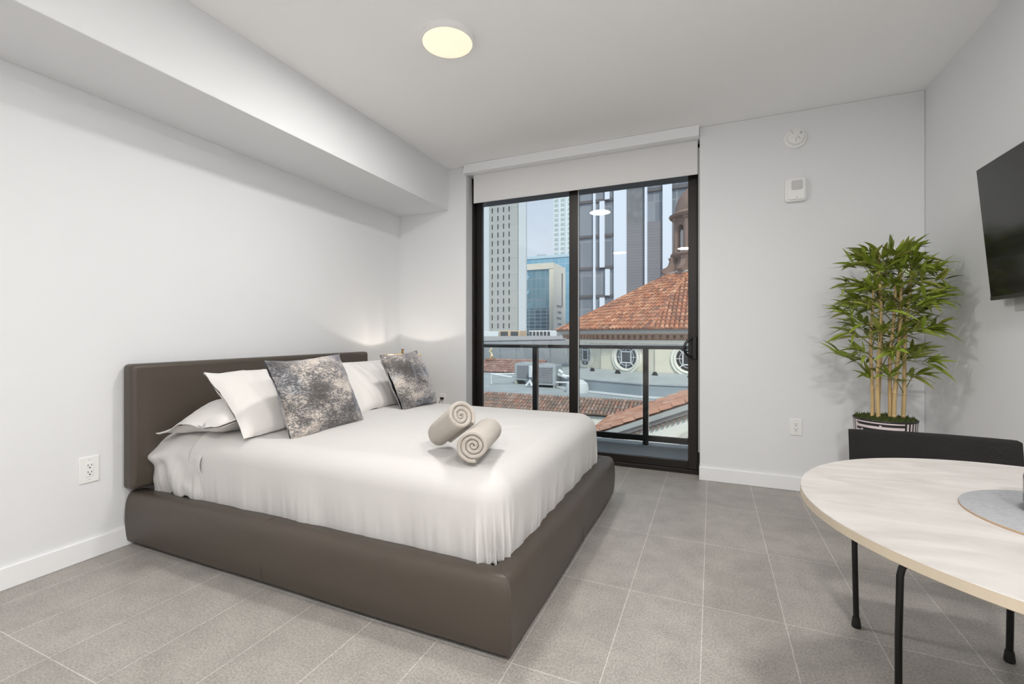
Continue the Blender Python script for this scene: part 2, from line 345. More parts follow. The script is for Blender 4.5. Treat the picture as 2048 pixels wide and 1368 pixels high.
# ------------------------------------------------------------------ mesh helpers
class M:
    def __init__(s):
        s.v, s.f, s.mi, s.cur = [], [], [], 0

    def add(s, vs, fs):
        o = len(s.v)
        s.v += [tuple(p) for p in vs]
        for f in fs:
            s.f.append(tuple(o + i for i in f)); s.mi.append(s.cur)
        return s

    def box(s, a, b, rot=None, piv=None):
        x0, y0, z0 = a; x1, y1, z1 = b
        vs = [Vector(p) for p in ((x0, y0, z0), (x1, y0, z0), (x1, y1, z0), (x0, y1, z0), (x0, y0, z1), (x1, y0, z1), (x1, y1, z1), (x0, y1, z1))]
        if rot is not None:
            c = Vector(piv) if piv is not None else (Vector(a) + Vector(b)) / 2
            vs = [rot @ (p - c) + c for p in vs]
        return s.add(vs, [(0, 3, 2, 1), (4, 5, 6, 7), (0, 1, 5, 4), (1, 2, 6, 5), (2, 3, 7, 6), (3, 0, 4, 7)])

    def prism(s, poly, off):
        """Closed polygon of 3-D points, pushed along off."""
        n = len(poly); off = Vector(off)
        vs = [Vector(p) for p in poly] + [Vector(p) + off for p in poly]
        fs = [tuple(reversed(range(n))), tuple(range(n, 2 * n))]
        fs += [(i, (i + 1) % n, n + (i + 1) % n, n + i) for i in range(n)]
        return s.add(vs, fs)

    def tube(s, path, r, seg=12, caps=True):
        P = [Vector(p) for p in path]
        rs = r if isinstance(r, (list, tuple)) else [r] * len(P)
        up = None; vs = []
        for i, p in enumerate(P):
            d = (P[min(i + 1, len(P) - 1)] - P[max(i - 1, 0)]).normalized()
            if up is None:
                up = Vector((0, 0, 1)) if abs(d.z) < 0.9 else Vector((1, 0, 0))
            a = d.cross(up).normalized(); b = a.cross(d).normalized(); up = b
            for k in range(seg):
                t = 2 * pi * k / seg
                vs.append(p + (a * cos(t) + b * sin(t)) * rs[i])
        fs = []
        for i in range(len(P) - 1):
            for k in range(seg):
                k2 = (k + 1) % seg
                fs.append((i * seg + k, i * seg + k2, (i + 1) * seg + k2, (i + 1) * seg + k))
        if caps:
            fs.append(tuple(reversed(range(seg)))); fs.append(tuple((len(P) - 1) * seg + k for k in range(seg)))
        return s.add(vs, fs)

    def lathe(s, prof, c=(0, 0, 0), seg=48, a0=0.0, a1=2 * pi, frame=None, caps=True):
        """prof: (radius, height) from bottom to top about z, or about frame's third axis."""
        full = abs(a1 - a0 - 2 * pi) < 1e-6
        n = seg if full else seg + 1
        c = Vector(c); vs = []
        for r, z in prof:
            for k in range(n):
                t = a0 + (a1 - a0) * k / seg
                p = Vector((r * cos(t), r * sin(t), z))
                vs.append(c + (frame @ p if frame is not None else p))
        fs = []
        for i in range(len(prof) - 1):
            for k in range(seg):
                k2 = (k + 1) % n
                fs.append((i * n + k, i * n + k2, (i + 1) * n + k2, (i + 1) * n + k))
        if full and caps:
            if prof[0][0] > 1e-6: fs.append(tuple(reversed(range(n))))
            if prof[-1][0] > 1e-6: fs.append(tuple((len(prof) - 1) * n + k for k in range(n)))
        return s.add(vs, fs)

    def grid(s, fn, nu, nv, flip=False, closed_u=False):
        vs = [fn(i / nu, j / nv) for j in range(nv + 1) for i in range(nu + (0 if closed_u else 1))]
        w = nu if closed_u else nu + 1
        fs = []
        for j in range(nv):
            for i in range(nu):
                i2 = (i + 1) % w if closed_u else i + 1
                q = (j * w + i, j * w + i2, (j + 1) * w + i2, (j + 1) * w + i)
                fs.append(tuple(reversed(q)) if flip else q)
        return s.add(vs, fs)

    def build(s, name, mats, parent=None, smooth=35, bevel=0.0, seg=2, sub=0, solid=0.0, weld=0.0, fix=True):
        me = bpy.data.meshes.new(name)
        vs = [Vector(p) for p in s.v]
        if parent is not None:
            org = Vector(parent.get('_o', parent.location)) if parent.parent is None else Vector(parent['_o'])
        else:
            xs = [p.x for p in vs]; ys = [p.y for p in vs]; zs = [p.z for p in vs]
            org = Vector(((min(xs) + max(xs)) / 2, (min(ys) + max(ys)) / 2, min(zs)))
        me.from_pydata([tuple(p - org) for p in vs], [], s.f)
        mats = mats if isinstance(mats, (list, tuple)) else [mats]
        for m in mats: me.materials.append(m)
        me.polygons.foreach_set('material_index', s.mi)
        if fix:
            bm = bmesh.new(); bm.from_mesh(me)
            if weld: bmesh.ops.remove_doubles(bm, verts=bm.verts, dist=weld)
            bmesh.ops.recalc_face_normals(bm, faces=bm.faces)
            bm.to_mesh(me); bm.free()
        if smooth:
            me.polygons.foreach_set('use_smooth', [True] * len(me.polygons))
            me.set_sharp_from_angle(angle=R(smooth))
        o = bpy.data.objects.new(name, me)
        COL.objects.link(o)
        if parent is not None:
            o.parent = parent
        else:
            o.location = org
        o['_o'] = tuple(org)
        if solid:
            md = o.modifiers.new('thickness', 'SOLIDIFY'); md.thickness = solid; md.offset = -1
        if bevel:
            md = o.modifiers.new('edge', 'BEVEL'); md.width = bevel; md.segments = seg; md.limit_method = 'ANGLE'; md.angle_limit = R(40)
        if sub:
            md = o.modifiers.new('soft', 'SUBSURF'); md.levels = sub; md.render_levels = sub
        return o


def thing(name, label, cat, loc, group=None):
    o = bpy.data.objects.new(name, None)
    o.empty_display_size = 0.05
    COL.objects.link(o)
    o.location = loc
    o['_o'] = tuple(loc)
    o['label'] = label; o['category'] = cat
    if group: o['group'] = group
    return o


def tag(o, label, cat, group=None):
    o['label'] = label; o['category'] = cat
    if group: o['group'] = group
    return o


def struct(o, label=None):
    o['kind'] = 'structure'
    if label: o['label'] = label
    return o


def copy_thing(root, delta, label, group=None):
    """Copy a thing with its parts and sub-parts, sharing mesh data."""
    r = root.copy(); COL.objects.link(r)
    r.location = Vector(root.location) + Vector(delta)
    r['label'] = label
    if group: r['group'] = group
    def kids(src, dst):
        for ch in [c for c in bpy.data.objects if c.parent == src]:
            c = ch.copy(); COL.objects.link(c); c.parent = dst
            kids(ch, c)
    kids(root, r)
    return r


def fbm(p, f=1.0, o=3):
    return noise.fractal(Vector(p) * f, 1.0, 2.0, o)


def smooth01(t):
    t = max(0.0, min(1.0, t)); return t * t * (3 - 2 * t)


# ------------------------------------------------------------------ the room
YB, ZC, XR, YF = 3.855, 2.74, 1.287, -3.2


def lw(y): return -2.862 - 0.0254 * (y - 0.94)      # the long wall runs very slightly off square


def sf(y): return -2.318 - 0.0131 * (y - 0.8)


struct(M().box((-3.4, YF - 0.2, -0.12), (XR + 0.3, 4.07, 0.0)).build('floor', FLOOR, smooth=0))
struct(M().box((-3.4, YF - 0.2, ZC), (XR + 0.3, 4.12, ZC + 0.2)).build('ceiling', CEILM, smooth=0))
m = M().prism([(lw(YF), YF, 0), (lw(4.1), 4.1, 0), (-3.4, 4.1, 0), (-3.4, YF, 0)], (0, 0, ZC))
struct(m.build('wall_left', WALL, smooth=0))
struct(M().box((XR, YF, 0), (XR + 0.25, 4.1, ZC)).build('wall_right', WALL, smooth=0))
struct(M().box((-3.4, YF - 0.2, 0), (XR + 0.3, YF, ZC)).build('wall_front', WALL, smooth=0))
XO0, XO1 = -2.163, -0.088                            # the glazed opening
m = M()
m.box((lw(YB) - 0.02, YB, 0), (XO0, 4.1, ZC)).box((XO1, YB, 0), (XR, 4.1, ZC)).box((XO0, YB, 2.66), (XO1, 4.1, ZC))
struct(m.build('wall_back', WALL, smooth=0, bevel=0.006))
m = M().prism([(sf(YF), YF, 2.335), (sf(YB), YB, 2.335), (lw(YB), YB, 2.335), (lw(YF), YF, 2.335)], (0, 0, ZC - 2.335))
struct(m.build('trim_1', WALL, smooth=0, bevel=0.004), 'dropped soffit along the bed wall')
# baseboards
m = M().prism([(lw(YF), YF, 0), (lw(YB), YB, 0), (lw(YB) + 0.015, YB, 0), (lw(YF) + 0.015, YF, 0)], (0, 0, 0.10))
struct(m.build('baseboard_left', TRIMW, smooth=0, bevel=0.004))
m = M().box((XO1 - 0.004, YB - 0.015, 0), (XR, YB, 0.103)).box((XO1 - 0.004, YB, 0), (XO1 + 0.01, 3.965, 0.103)).box((lw(YB), YB - 0.015, 0), (XO0, YB, 0.103))
struct(m.build('baseboard_back', TRIMW, smooth=0, bevel=0.004))
struct(M().box((XR - 0.015, YF, 0), (XR, YB, 0.103)).build('baseboard_right', TRIMW, smooth=0, bevel=0.004))

# sliding door
dr = thing('door_1', 'black framed sliding glass door to the balcony', 'door', (-1.13, 4.0, 0))
del dr['category']; struct(dr)
m = M()
m.box((XO0, 3.975, 0), (XO0 + 0.02, 4.09, 2.66)).box((XO1 - 0.02, 3.975, 0), (XO1, 4.09, 2.66)).box((XO0, 3.975, 2.60), (XO1, 4.09, 2.66)).box((XO0, 3.97, 0), (XO1, 4.09, 0.035))
m.build('door_frame', BRONZE, dr, bevel=0.003)


def sash(name, x0, x1, y0, y1, wl, wr, zb):
    p = M().box((x0, y0, 0.035), (x0 + wl, y1, 2.6)).box((x1 - wr, y0, 0.035), (x1, y1, 2.6)).box((x0 + wl, y0, 0.035), (x1 - wr, y1, zb)).box((x0 + wl, y0, 2.52), (x1 - wr, y1, 2.6)).build(name, BRONZE, dr, bevel=0.003)
    M().box((x0 + wl - 0.005, (y0 + y1) / 2 - 0.003, zb - 0.005), (x1 - wr + 0.005, (y0 + y1) / 2 + 0.003, 2.525)).build('glass_pane', GLASS, p, smooth=0)
    return p


sash('fixed_panel', XO0 + 0.02, -1.13, 4.035, 4.075, 0.06, 0.06, 0.10)
sl = sash('sliding_panel', -1.178, XO1 - 0.018, 3.985, 4.025, 0.086, 0.072, 0.098)
M().box((-1.096, 3.983, 0.098), (-1.088, 3.987, 2.52)).build('glazing_seal', SEAL, sl, smooth=0)
m = M().box((-0.148, 3.955, 0.93), (-0.112, 3.986, 1.11))
pth = [(-0.142, 3.958, 1.095), (-0.175, 3.945, 1.085), (-0.198, 3.935, 1.05), (-0.205, 3.93, 1.02), (-0.198, 3.935, 0.985), (-0.175, 3.945, 0.955), (-0.142, 3.958, 0.945)]
m.tube(pth, 0.0105, 10)
m.build('door_handle', BLKMETAL, dr, bevel=0.004)
m = M().box((-0.0995, 3.90, 0.20), (-0.089, 3.975, 2.60))
struct(m.build('trim_2', SEAL, smooth=0), 'thin guide channel beside the sliding door')

# roller blind
bl = thing('roller_blind', 'white roller blind pulled a little way down over the balcony door', 'blind', (-1.12, 3.85, 2.40))
m = M().prism([(-2.150, 3.795, 2.738), (-2.168, 3.795, 2.655), (-2.168, 3.855, 2.655), (-2.150, 3.855, 2.738)], (2.066 + 0.01, 0, 0))
m.v = [(min(x, -0.089), y, z) for x, y, z in m.v]
m.build('valance', TRIMW, bl, bevel=0.003)
M().box((-2.105, 3.902, 2.405), (-0.103, 3.905, 2.68)).build('shade_fabric', BLIND, bl, smooth=0)
M().box((-2.105, 3.898, 2.392), (-0.103, 3.909, 2.412)).build('hem_bar', BLIND, bl, bevel=0.004)

# ------------------------------------------------------------------ ceiling lamps
def ceiling_lamp(x, y, label):
    t = thing('ceiling_light', label, 'ceiling light', (x, y, 2.70), 'round flush ceiling lights')
    M().lathe([(0.120, 2.712), (0.141, 2.710), (0.1475, 2.718), (0.148, 2.74)], (x, y, 0), 64).build('rim', WHITEP, t)
    M().lathe([(0.0, 2.704), (0.05, 2.7045), (0.10, 2.706), (0.132, 2.709), (0.139, 2.713)], (x, y, 0), 64).build('diffuser', DIFF, t)
    return t


def lamp_light(x, y, w):
    l = bpy.data.lights.new('ceiling_lamp_light', 'AREA')
    l.shape = 'DISK'; l.size = 0.25; l.energy = w; l.color = (1.0, 0.975, 0.945)
    o = bpy.data.objects.new('ceiling_lamp_light', l); o.location = (x, y, 2.702); COL.objects.link(o)


c0 = ceiling_lamp(-1.320, 2.148, 'round white ceiling light glowing warm above the bed')
copy_thing(c0, (-1.62 + 1.320, -0.87 - 2.148, 0), 'round ceiling light mirrored in the door glass in front of a pale stripe')
copy_thing(c0, (-0.45 + 1.320, -0.89 - 2.148, 0), 'round ceiling light mirrored in the door glass beside the church lantern')
copy_thing(c0, (0.72 + 1.320, -0.89 - 2.148, 0), 'added ceiling light behind the camera, out of view, brightening the television side')  # added fill lamp, not a known fixture, lifts the right side
copy_thing(c0, (0.62 + 1.320, 0.85 - 2.148, 0), 'added ceiling light above the dining table, out of view, brightening that side')  # unseen lamp added to brighten the right wall and corner
for p, w in zip(((-1.320, 2.148), (-1.62, -0.87), (-0.45, -0.89), (0.72, -0.89), (0.62, 0.85)), CEIL_W): lamp_light(*p, w)

# ------------------------------------------------------------------ wall fittings
def outlet(name, label, org, ax, nrm, w, h):
    """Cover plate in the plane of ax and z, facing nrm."""
    o = Vector(org); ax = Vector(ax); nrm = Vector(nrm); up = Vector((0, 0, 1))
    t = thing(name, label, 'outlet', tuple(o), 'white wall outlets')

    def slab(mm, u0, u1, z0, z1, d0, d1):
        q = [o + ax * a + up * b + nrm * d0 for a, b in ((u0, z0), (u1, z0), (u1, z1), (u0, z1))]
        mm.prism(q, nrm * (d1 - d0))
        return mm
    slab(M(), -w / 2, w / 2, -h / 2, h / 2, 0, 0.006).build('cover_plate', WHITEP, t, bevel=0.003)
    f = slab(M(), -0.0165, 0.0165, -0.034, 0.034, 0.006, 0.0085).build('socket_face', WHITEP, t, bevel=0.0015)
    for s in (1, -1):
        zc = 0.017 * s
        for q in ((-0.0085, -0.0060, zc + 0.001, zc + 0.010), (0.0060, 0.0085, zc + 0.002, zc + 0.009), (-0.003, 0.003, zc - 0.0095, zc - 0.0035)):
            slab(M(), *q, 0.0084, 0.0090).build('slot', DARKP, f, smooth=0)
        slab(M(), -0.002, 0.002, s * 0.049 - 0.002, s * 0.049 + 0.002, 0.006, 0.0068).build('screw', GREYP, t, smooth=0)
    return t


outlet('wall_outlet', 'white double outlet on the bed wall beside the headboard', (lw(1.262) , 1.262, 0.447), (0, 1, 0), (1, 0, 0), 0.082, 0.132)
outlet('wall_outlet', 'white double outlet above the baseboard beside the potted bamboo', (0.555, YB, 0.460), (1, 0, 0), (0, -1, 0), 0.076, 0.120)
outlet('wall_outlet', 'white outlet with a black plug behind the bed', (-2.424, YB, 0.49), (1, 0, 0), (0, -1, 0), 0.076, 0.118)
pl = thing('black_plug', 'small black plug in the outlet behind the bed', 'plug', (-2.42, YB - 0.009, 0.507))
M().box((-2.437, YB - 0.034, 0.497), (-2.403, YB - 0.0092, 0.517)).build('plug_body', RUBBER, pl, bevel=0.006, seg=3)
M().tube([(-2.42, YB - 0.03, 0.505), (-2.425, YB - 0.045, 0.49), (-2.45, YB - 0.05, 0.42), (-2.52, YB - 0.04, 0.25), (-2.6, YB - 0.05, 0.12)], 0.003, 8).build('cord', RUBBER, pl)

FB = Matrix(((1, 0, 0), (0, 0, -1), (0, 1, 0)))      # lathe axis pointing into the room from the back wall
sd = thing('smoke_detector', 'round white smoke detector high on the window wall', 'smoke detector', (0.551, YB, 2.54))
M().lathe([(0.076, 0), (0.076, 0.008), (0.070, 0.016), (0.058, 0.018)], (0.551, YB, 2.543), 48, frame=FB).build('base_ring', WHITEP, sd)
M().lathe([(0.056, 0.012), (0.056, 0.030), (0.050, 0.040), (0.030, 0.045), (0.0, 0.046)], (0.551, YB, 2.543), 48, frame=FB).build('sensor_dome', WHITEP, sd)
M().box((0.526, YB - 0.0475, 2.566), (0.533, YB - 0.043, 2.573)).build('indicator', GREYP, sd, smooth=0)
M().box((0.574, YB - 0.0465, 2.557), (0.587, YB - 0.038, 2.571)).build('test_button', GREYP, sd, smooth=0)
M().box((0.549, YB - 0.048, 2.505), (0.5525, YB - 0.043, 2.535)).build('vent_slot', GREYP, sd, smooth=0)
M().box((0.515, YB - 0.046, 2.583), (0.530, YB - 0.040, 2.587), Matrix.Rotation(R(30), 3, 'Y')).build('vent_slot', GREYP, sd, smooth=0)
M().box((0.566, YB - 0.047, 2.520), (0.570, YB - 0.041, 2.545), Matrix.Rotation(R(-35), 3, 'Y')).build('vent_slot', GREYP, sd, smooth=0)

st = thing('alarm_sounder', 'white rounded square alarm sounder below the smoke detector', 'alarm', (0.551, YB, 2.165))


def rrect(cx, cz, w, h, r, y, n=6):
    p = []
    for (sx, sz, a) in ((1, -1, -90), (1, 1, 0), (-1, 1, 90), (-1, -1, 180)):
        for k in range(n + 1):
            t = R(a + 90 * k / n)
            p.append((cx + sx * (w / 2 - r) + r * cos(t), y, cz + sz * (h / 2 - r) + r * sin(t)))
    return p


M().prism(rrect(0.551, 2.167, 0.134, 0.170, 0.026, YB), (0, -0.030, 0)).build('housing', WHITEP, st, bevel=0.006, seg=3)
M().prism(rrect(0.553, 2.166, 0.110, 0.146, 0.018, YB - 0.030), (0, -0.010, 0)).build('face_cover', WHITEP, st, bevel=0.005, seg=3)
m = M().prism(rrect(0.557, 2.195, 0.070, 0.068, 0.012, YB - 0.040), (0, -0.0025, 0))
m.build('grille', mat('pale_grey_grille', (0.58, 0.58, 0.58), 0.6, var=0.1, scale=200), st, bevel=0.001)
M().lathe([(0.0, 0), (0.004, 0), (0.004, 0.002), (0, 0.002)], (0.555, YB - 0.040, 2.107), 16, frame=FB).build('indicator', GREYP, st)

# ------------------------------------------------------------------ television
tv = thing('television', 'black flat television tilted forward on the wall beside the bamboo', 'television', (1.22, 2.38, 1.29))
TVR = Matrix.Rotation(R(-4.9), 3, 'Y')
piv = (1.232, 2.39, 1.288)
Y0, Y1 = 1.825, 2.948
M().box((1.232, Y0, 1.288), (1.262, Y1, 1.925), TVR, piv).build('case', TVCASE, tv, bevel=0.004)
M().box((1.2305, Y0 + 0.006, 1.306), (1.2335, Y1 - 0.006, 1.919), TVR, piv).build('screen', SCREEN, tv, smooth=0)
M().box((1.2295, Y0 + 0.002, 1.2885), (1.2335, Y1 - 0.002, 1.3055), TVR, piv).build('bottom_bezel', mat('tv_bezel', (0.045, 0.04, 0.037), 0.35), tv, bevel=0.001)
m = M().box((1.236, 2.15, 1.45), (XR - 0.002, 2.20, 1.80)).box((1.236, 2.55, 1.45), (XR - 0.002, 2.60, 1.80)).box((XR - 0.012, 2.1, 1.5), (XR - 0.001, 2.66, 1.75))
m.build('wall_mount', BLKMETAL, tv, bevel=0.002)
tag(M().box((XR - 0.006, 2.66, 1.233), (XR, 2.872, 1.36)).build('wall_plate', mat('light_grey_plate', (0.52, 0.53, 0.53), 0.5), bevel=0.002), 'thin light grey plate on the wall under the television', 'wall plate')  # thin flat box in a grey darker than the wall paint

# ------------------------------------------------------------------ bed
BX0, BX1, BY0, BY1 = -2.86, -0.622, 1.415, 3.20
bed = thing('bed', 'low platform bed upholstered in taupe leather with a tall headboard', 'bed', (-1.75, 2.31, 0))
PROF0 = [(-0.13, 0.20), (-0.125, 0.250), (-0.105, 0.274), (-0.075, 0.284), (-0.045, 0.287), (-0.022, 0.280), (-0.007, 0.256), (0.001, 0.22), (0.005, 0.16), (0.003, 0.10), (0.000, 0.064), (-0.004, 0.042), (-0.014, 0.024), (-0.08, 0.022), (-0.13, 0.022)]
PROF = []
for k_ in range(len(PROF0)):                              # rounded through the given points
    a_, b_, c_, d_ = (Vector(PROF0[(k_ + q) % len(PROF0)]) for q in (-1, 0, 1, 2))
    n_ = 4 if 0 < k_ < 12 else 1
    for q in range(n_):
        t = q / n_
        p = 0.5 * ((2 * b_) + (c_ - a_) * t + (2 * a_ - 5 * b_ + 4 * c_ - d_) * t * t + (3 * b_ - a_ - 3 * c_ + d_) * t ** 3)
        PROF.append((p.x, p.y))


def rail(name, p0, p1, out, mit0, mit1, n, wob, topdrop=0.0):
    """Padded rail from p0 to p1; out is the outward direction, mitred ends shift by the profile offset."""
    p0 = Vector(p0); p1 = Vector(p1); out = Vector(out); d = (p1 - p0).normalized(); L = (p1 - p0).length
    mm = M()
    rows = []
    for i in range(n + 1):
        t = i / n
        ring = []
        for k, (o, z) in enumerate(PROF):
            a = L * t
            lo = mit0 * -o if mit0 else 0.0
            hi = L - (mit1 * -o if mit1 else 0.0)
            a = lo + (hi - lo) * t
            w = wob * fbm((a * 1.6 + name.__len__(), z * 3, 0.3), 1, 2) * min(1, 6 * t, 6 * (1 - t))
            bulge = 0.010 * sin(pi * t) * smooth01((z - 0.02) / 0.1)
            zz = z + 0.006 * sin(pi * t) * smooth01((z - 0.20) / 0.07)
            ring.append(p0 + d * a + out * (o + w + (bulge if o > -0.08 else 0)) + Vector((0, 0, zz)))
        rows.append(ring)
    np_ = len(PROF)
    vs = [p for r in rows for p in r]
    fs = [(i * np_ + k, (i + 1) * np_ + k, (i + 1) * np_ + (k + 1) % np_, i * np_ + (k + 1) % np_) for i in range(n) for k in range(np_)]
    fs += [tuple(range(np_)), tuple(n * np_ + k for k in reversed(range(np_)))]
    mm.add(vs, fs)
    return mm.build(name, LEATHER, bed, smooth=50)


ra = rail('side_rail', (BX0, BY0, 0), (BX1, BY0, 0), (0, -1, 0), 0, 1, 44, 0.005)
rb = rail('foot_rail', (BX1, BY0, 0), (BX1, BY1, 0), (1, 0, 0), 1, 1, 36, 0.008)
rc = rail('side_rail', (BX1, BY1, 0), (BX0, BY1, 0), (0, 1, 0), 1, 0, 44, 0.005)


def seam(parent, pts):
    M().tube(pts, 0.0018, 6).build('seam', THREAD, parent)


OUT = [(o, z) for o, z in PROF if o > -0.09 and z > 0.045]
seam(ra, [(-1.82, BY0 - o * 1.0 - 0.0085 * (1 if o > -0.08 else 0), z + 0.006 * smooth01((z - 0.20) / 0.07)) for o, z in OUT][1:])
seam(rb, [(BX1 + o + 0.0085, 2.33, z + 0.006 * smooth01((z - 0.20) / 0.07)) for o, z in OUT][1:])
seam(rb, [(BX1 + o + 0.001, BY0 - o - 0.001, z) for o, z in OUT][1:])
M().box((BX0 + 0.05, BY0 + 0.06, 0), (BX1 - 0.06, BY1 - 0.06, 0.06)).build('base_plinth', SHADOWGAP, bed, smooth=0)  # recessed block, blackened to paint the shadow gap at the floor
M().box((BX0 + 0.09, 1.58, 0.06), (BX1 - 0.19, 2.97, 0.565)).build('mattress', LINEN, bed, bevel=0.06, seg=4)
# headboard: a padded slab
mh = M()
HB = dict(x0=-2.868, x1=-2.772, y0=1.402, y1=3.205, z0=0.305, z1=0.968)


def hb_pt(u, v, side):
    y = HB['y0'] + (HB['y1'] - HB['y0']) * u
    z = HB['z0'] + (HB['z1'] + 0.010 * u - HB['z0']) * v
    e = min(u * 1.8, (1 - u) * 1.8, v * 0.66, (1 - v) * 0.66)
    k = smooth01(e / 0.10)
    x = HB['x0'] if side else HB['x1'] - 0.006 + 0.012 * k + 0.002 * fbm((y * 2, z * 3, 1), 1, 2)
    return Vector((x, y, z))


N1, N2 = 60, 24
mh.grid(lambda a, b: hb_pt(a, b, False), N1, N2)
mh.grid(lambda a, b: hb_pt(a, b, True), N1, N2, flip=True)
mh.grid(lambda a, b: hb_pt(a, 0, False).lerp(hb_pt(a, 0, True), b), N1, 3)
mh.grid(lambda a, b: hb_pt(a, 1, False).lerp(hb_pt(a, 1, True), b), N1, 3)
mh.grid(lambda a, b: hb_pt(0, a, False).lerp(hb_pt(0, a, True), b), N2, 3)
mh.grid(lambda a, b: hb_pt(1, a, False).lerp(hb_pt(1, a, True), b), N2, 3)
mh.build('headboard', LEATHER, bed, smooth=50, bevel=0.022, seg=4, weld=0.0005)


# ------------------------------------------------------------------ bedding
DX1, DY0, DY1, ZT, RD = -0.805, 1.610, 2.945, 0.606, 0.105
ARC = RD * pi / 2


def drape(a, b, inset, drop, wrk, seed):
    """Cloth coordinate (a along the bed, b across) to a point on the bed, folding over near side, far side and foot."""
    ex = max(a - DX1, 0.0)
    ey = (b - DY1) if b > DY1 else ((b - DY0) if b < DY0 else 0.0)
    Lm = max(ex, abs(ey))
    e2 = hypot(ex, ey)
    bx = min(a, DX1); by = min(max(b, DY0), DY1)
    dome = 0.016 * smooth01((by - DY0) / 0.35) * smooth01((DY1 - by) / 0.35) * smooth01((DX1 - bx) / 0.3)
    if e2 < 1e-9:
        w = wrk * 0.55 * fbm((a * 3.2 + seed, b * 5.0, 0.2), 1, 3)
        w += wrk * 1.6 * max(0, fbm((a * 2 + b * 1.5, (a - b) * 9, 3.1 + seed), 1, 2)) * smooth01((a + 1.35) / 0.4)
        return Vector((a, b, ZT - inset + dome + w))
    nx, ny = ex / e2, ey / e2
    if Lm < ARC:
        th = Lm / RD
        h, dz = RD * sin(th), RD * (1 - cos(th))
    else:
        h, dz = RD, RD + (Lm - ARC)
    h -= inset
    cx = smooth01(min(ex, abs(ey)) / 0.06)            # inside the corner wedge
    s = (b if ex > abs(ey) else a)
    hang = smooth01((dz - 0.04) / 0.25)
    f = 1.0 * fbm((s * 5.5 + seed * 3, dz * 1.0, seed), 1, 2) + 0.5 * fbm((s * 15, dz * 1.6 + seed, 5), 1, 2) * smooth01((dz - 0.12) / 0.15)
    f += 0.30 * fbm((s * 42, dz * 2.2 + seed, 8), 1, 2) * smooth01((dz - 0.08) / 0.2)
    f *= wrk * hang * 2.6
    if cx > 0:
        ang = atan2(abs(ny), nx)
        f += cx * hang * 0.0085 * sin(ang * 21 + dz * 9) * (0.3 + hang)
        h -= cx * hang * 0.012 * sin(2 * ang)
    ba = 0.018 * sin(pi * min(1, dz / drop)) if drop > 0 else 0
    h += f + ba * 0.6
    z = ZT - inset - dz + 0.004 * f
    hem = smooth01((dz - drop * 0.72) / (drop * 0.28))
    z += hem * 0.014 * fbm((s * 9, seed, 2), 1, 2)
    return Vector((bx + nx * h, by + ny * h, z + dome * 0))


def cloth(name, a0, a1, na, nb, inset, drop, wrk, seed, solid, headfn=None):
    Lmax = ARC + (drop - RD)
    A1 = min(a1, DX1 + Lmax) if a1 is None else a1
    mm = M()
    B0, B1 = DY0 - Lmax, DY1 + Lmax
    def fn(u, v):
        a = a0 + (A1 - a0) * u; b = B0 + (B1 - B0) * v
        p = drape(a, b, inset, drop, wrk, seed)
        if headfn: p = headfn(p, a, b, u, v)
        return p
    mm.grid(fn, na, nb)
    return mm.build(name, LINEN, None, smooth=180, solid=solid, fix=False)


def duvet_head(p, a, b, u, v):
    k = 1 - smooth01((a + 2.46) / 0.10)
    p.z += k * 0.008
    p.x += k * 0.045 * fbm((b * 2.3, 4.2, 0), 1, 2)
    return p


dv = cloth('duvet', -2.46, DX1 + ARC + 0.34 - RD, 200, 250, 0.0, 0.34, 0.0042, 1.7, 0.008, duvet_head)
tag(dv, 'plain white duvet spread over the bed and tucked into the leather frame', 'duvet')


def sheet_head(p, a, b, u, v):
    near = smooth01((DY0 - b) / 0.12)
    k = 1 - smooth01((a + 2.76) / 0.14)
    dz = ZT - p.z
    p.y -= near * 0.030 * (0.5 + fbm((a * 7, b * 5, 7), 1, 2)) * smooth01((dz - 0.02) / 0.15)
    flap = math.exp(-((dz - 0.12) / 0.035) ** 2) * near * smooth01((-2.58 - a) / 0.14)
    p.y -= 0.034 * flap; p.x -= 0.012 * flap
    p.z += near * 0.012 * sin(a * 40) * smooth01((dz - 0.2) / 0.1)
    p.z -= k * 0.015
    return p


sh = cloth('bed_sheet', -2.765, -2.36, 60, 220, 0.012, 0.318, 0.006, 6.1, 0.004, sheet_head)
tag(sh, 'crumpled white bed sheet showing at the pillow end below the duvet edge', 'sheet')


def pillow(M_, c, U, V, W, H, T, flange=0.0, seed=0.0, wr=0.006, pinch=0.06, n=44, sag=0.0, curl=None):
    c = Vector(c); U = Vector(U).normalized(); V = Vector(V).normalized(); Nn = U.cross(V).normalized(); V = Nn.cross(U)
    fu, fv = 1 + 2 * flange / W, 1 + 2 * flange / H
    def pt(i, j, s):
        u = -fu + 2 * fu * i; v = -fv + 2 * fv * j
        uc, vc = max(-1, min(1, u)), max(-1, min(1, v))
        x = W / 2 * u * (1 - pinch * (1 - vc * vc)); y = H / 2 * v * (1 - pinch * (1 - uc * uc))
        t = (max(0, 1 - abs(uc) ** 2.6) * max(0, 1 - abs(vc) ** 2.6)) ** 0.62
        edge = (1 - t)
        w = wr * fbm((x * 7 + seed, y * 7, seed + s), 1, 3) * (0.4 + edge)
        crease = wr * 1.1 * fbm((x * 18 + seed, y * 5, seed * 2 + s), 1, 2) * t
        z = s * (T / 2 * t + 0.002) + (w if t < 0.2 else w * s) + crease * s
        z += -sag * (uc * uc) + wr * 1.2 * fbm((u * 1.4, v * 1.4, seed * 3), 1, 2) * edge
        if curl: z += curl(u, v)
        return c + U * x + V * y + Nn * z
    M_.grid(lambda i, j: pt(i, j, 1), n, n)
    M_.grid(lambda i, j: pt(i, j, -1), n, n, flip=True)
    return M_


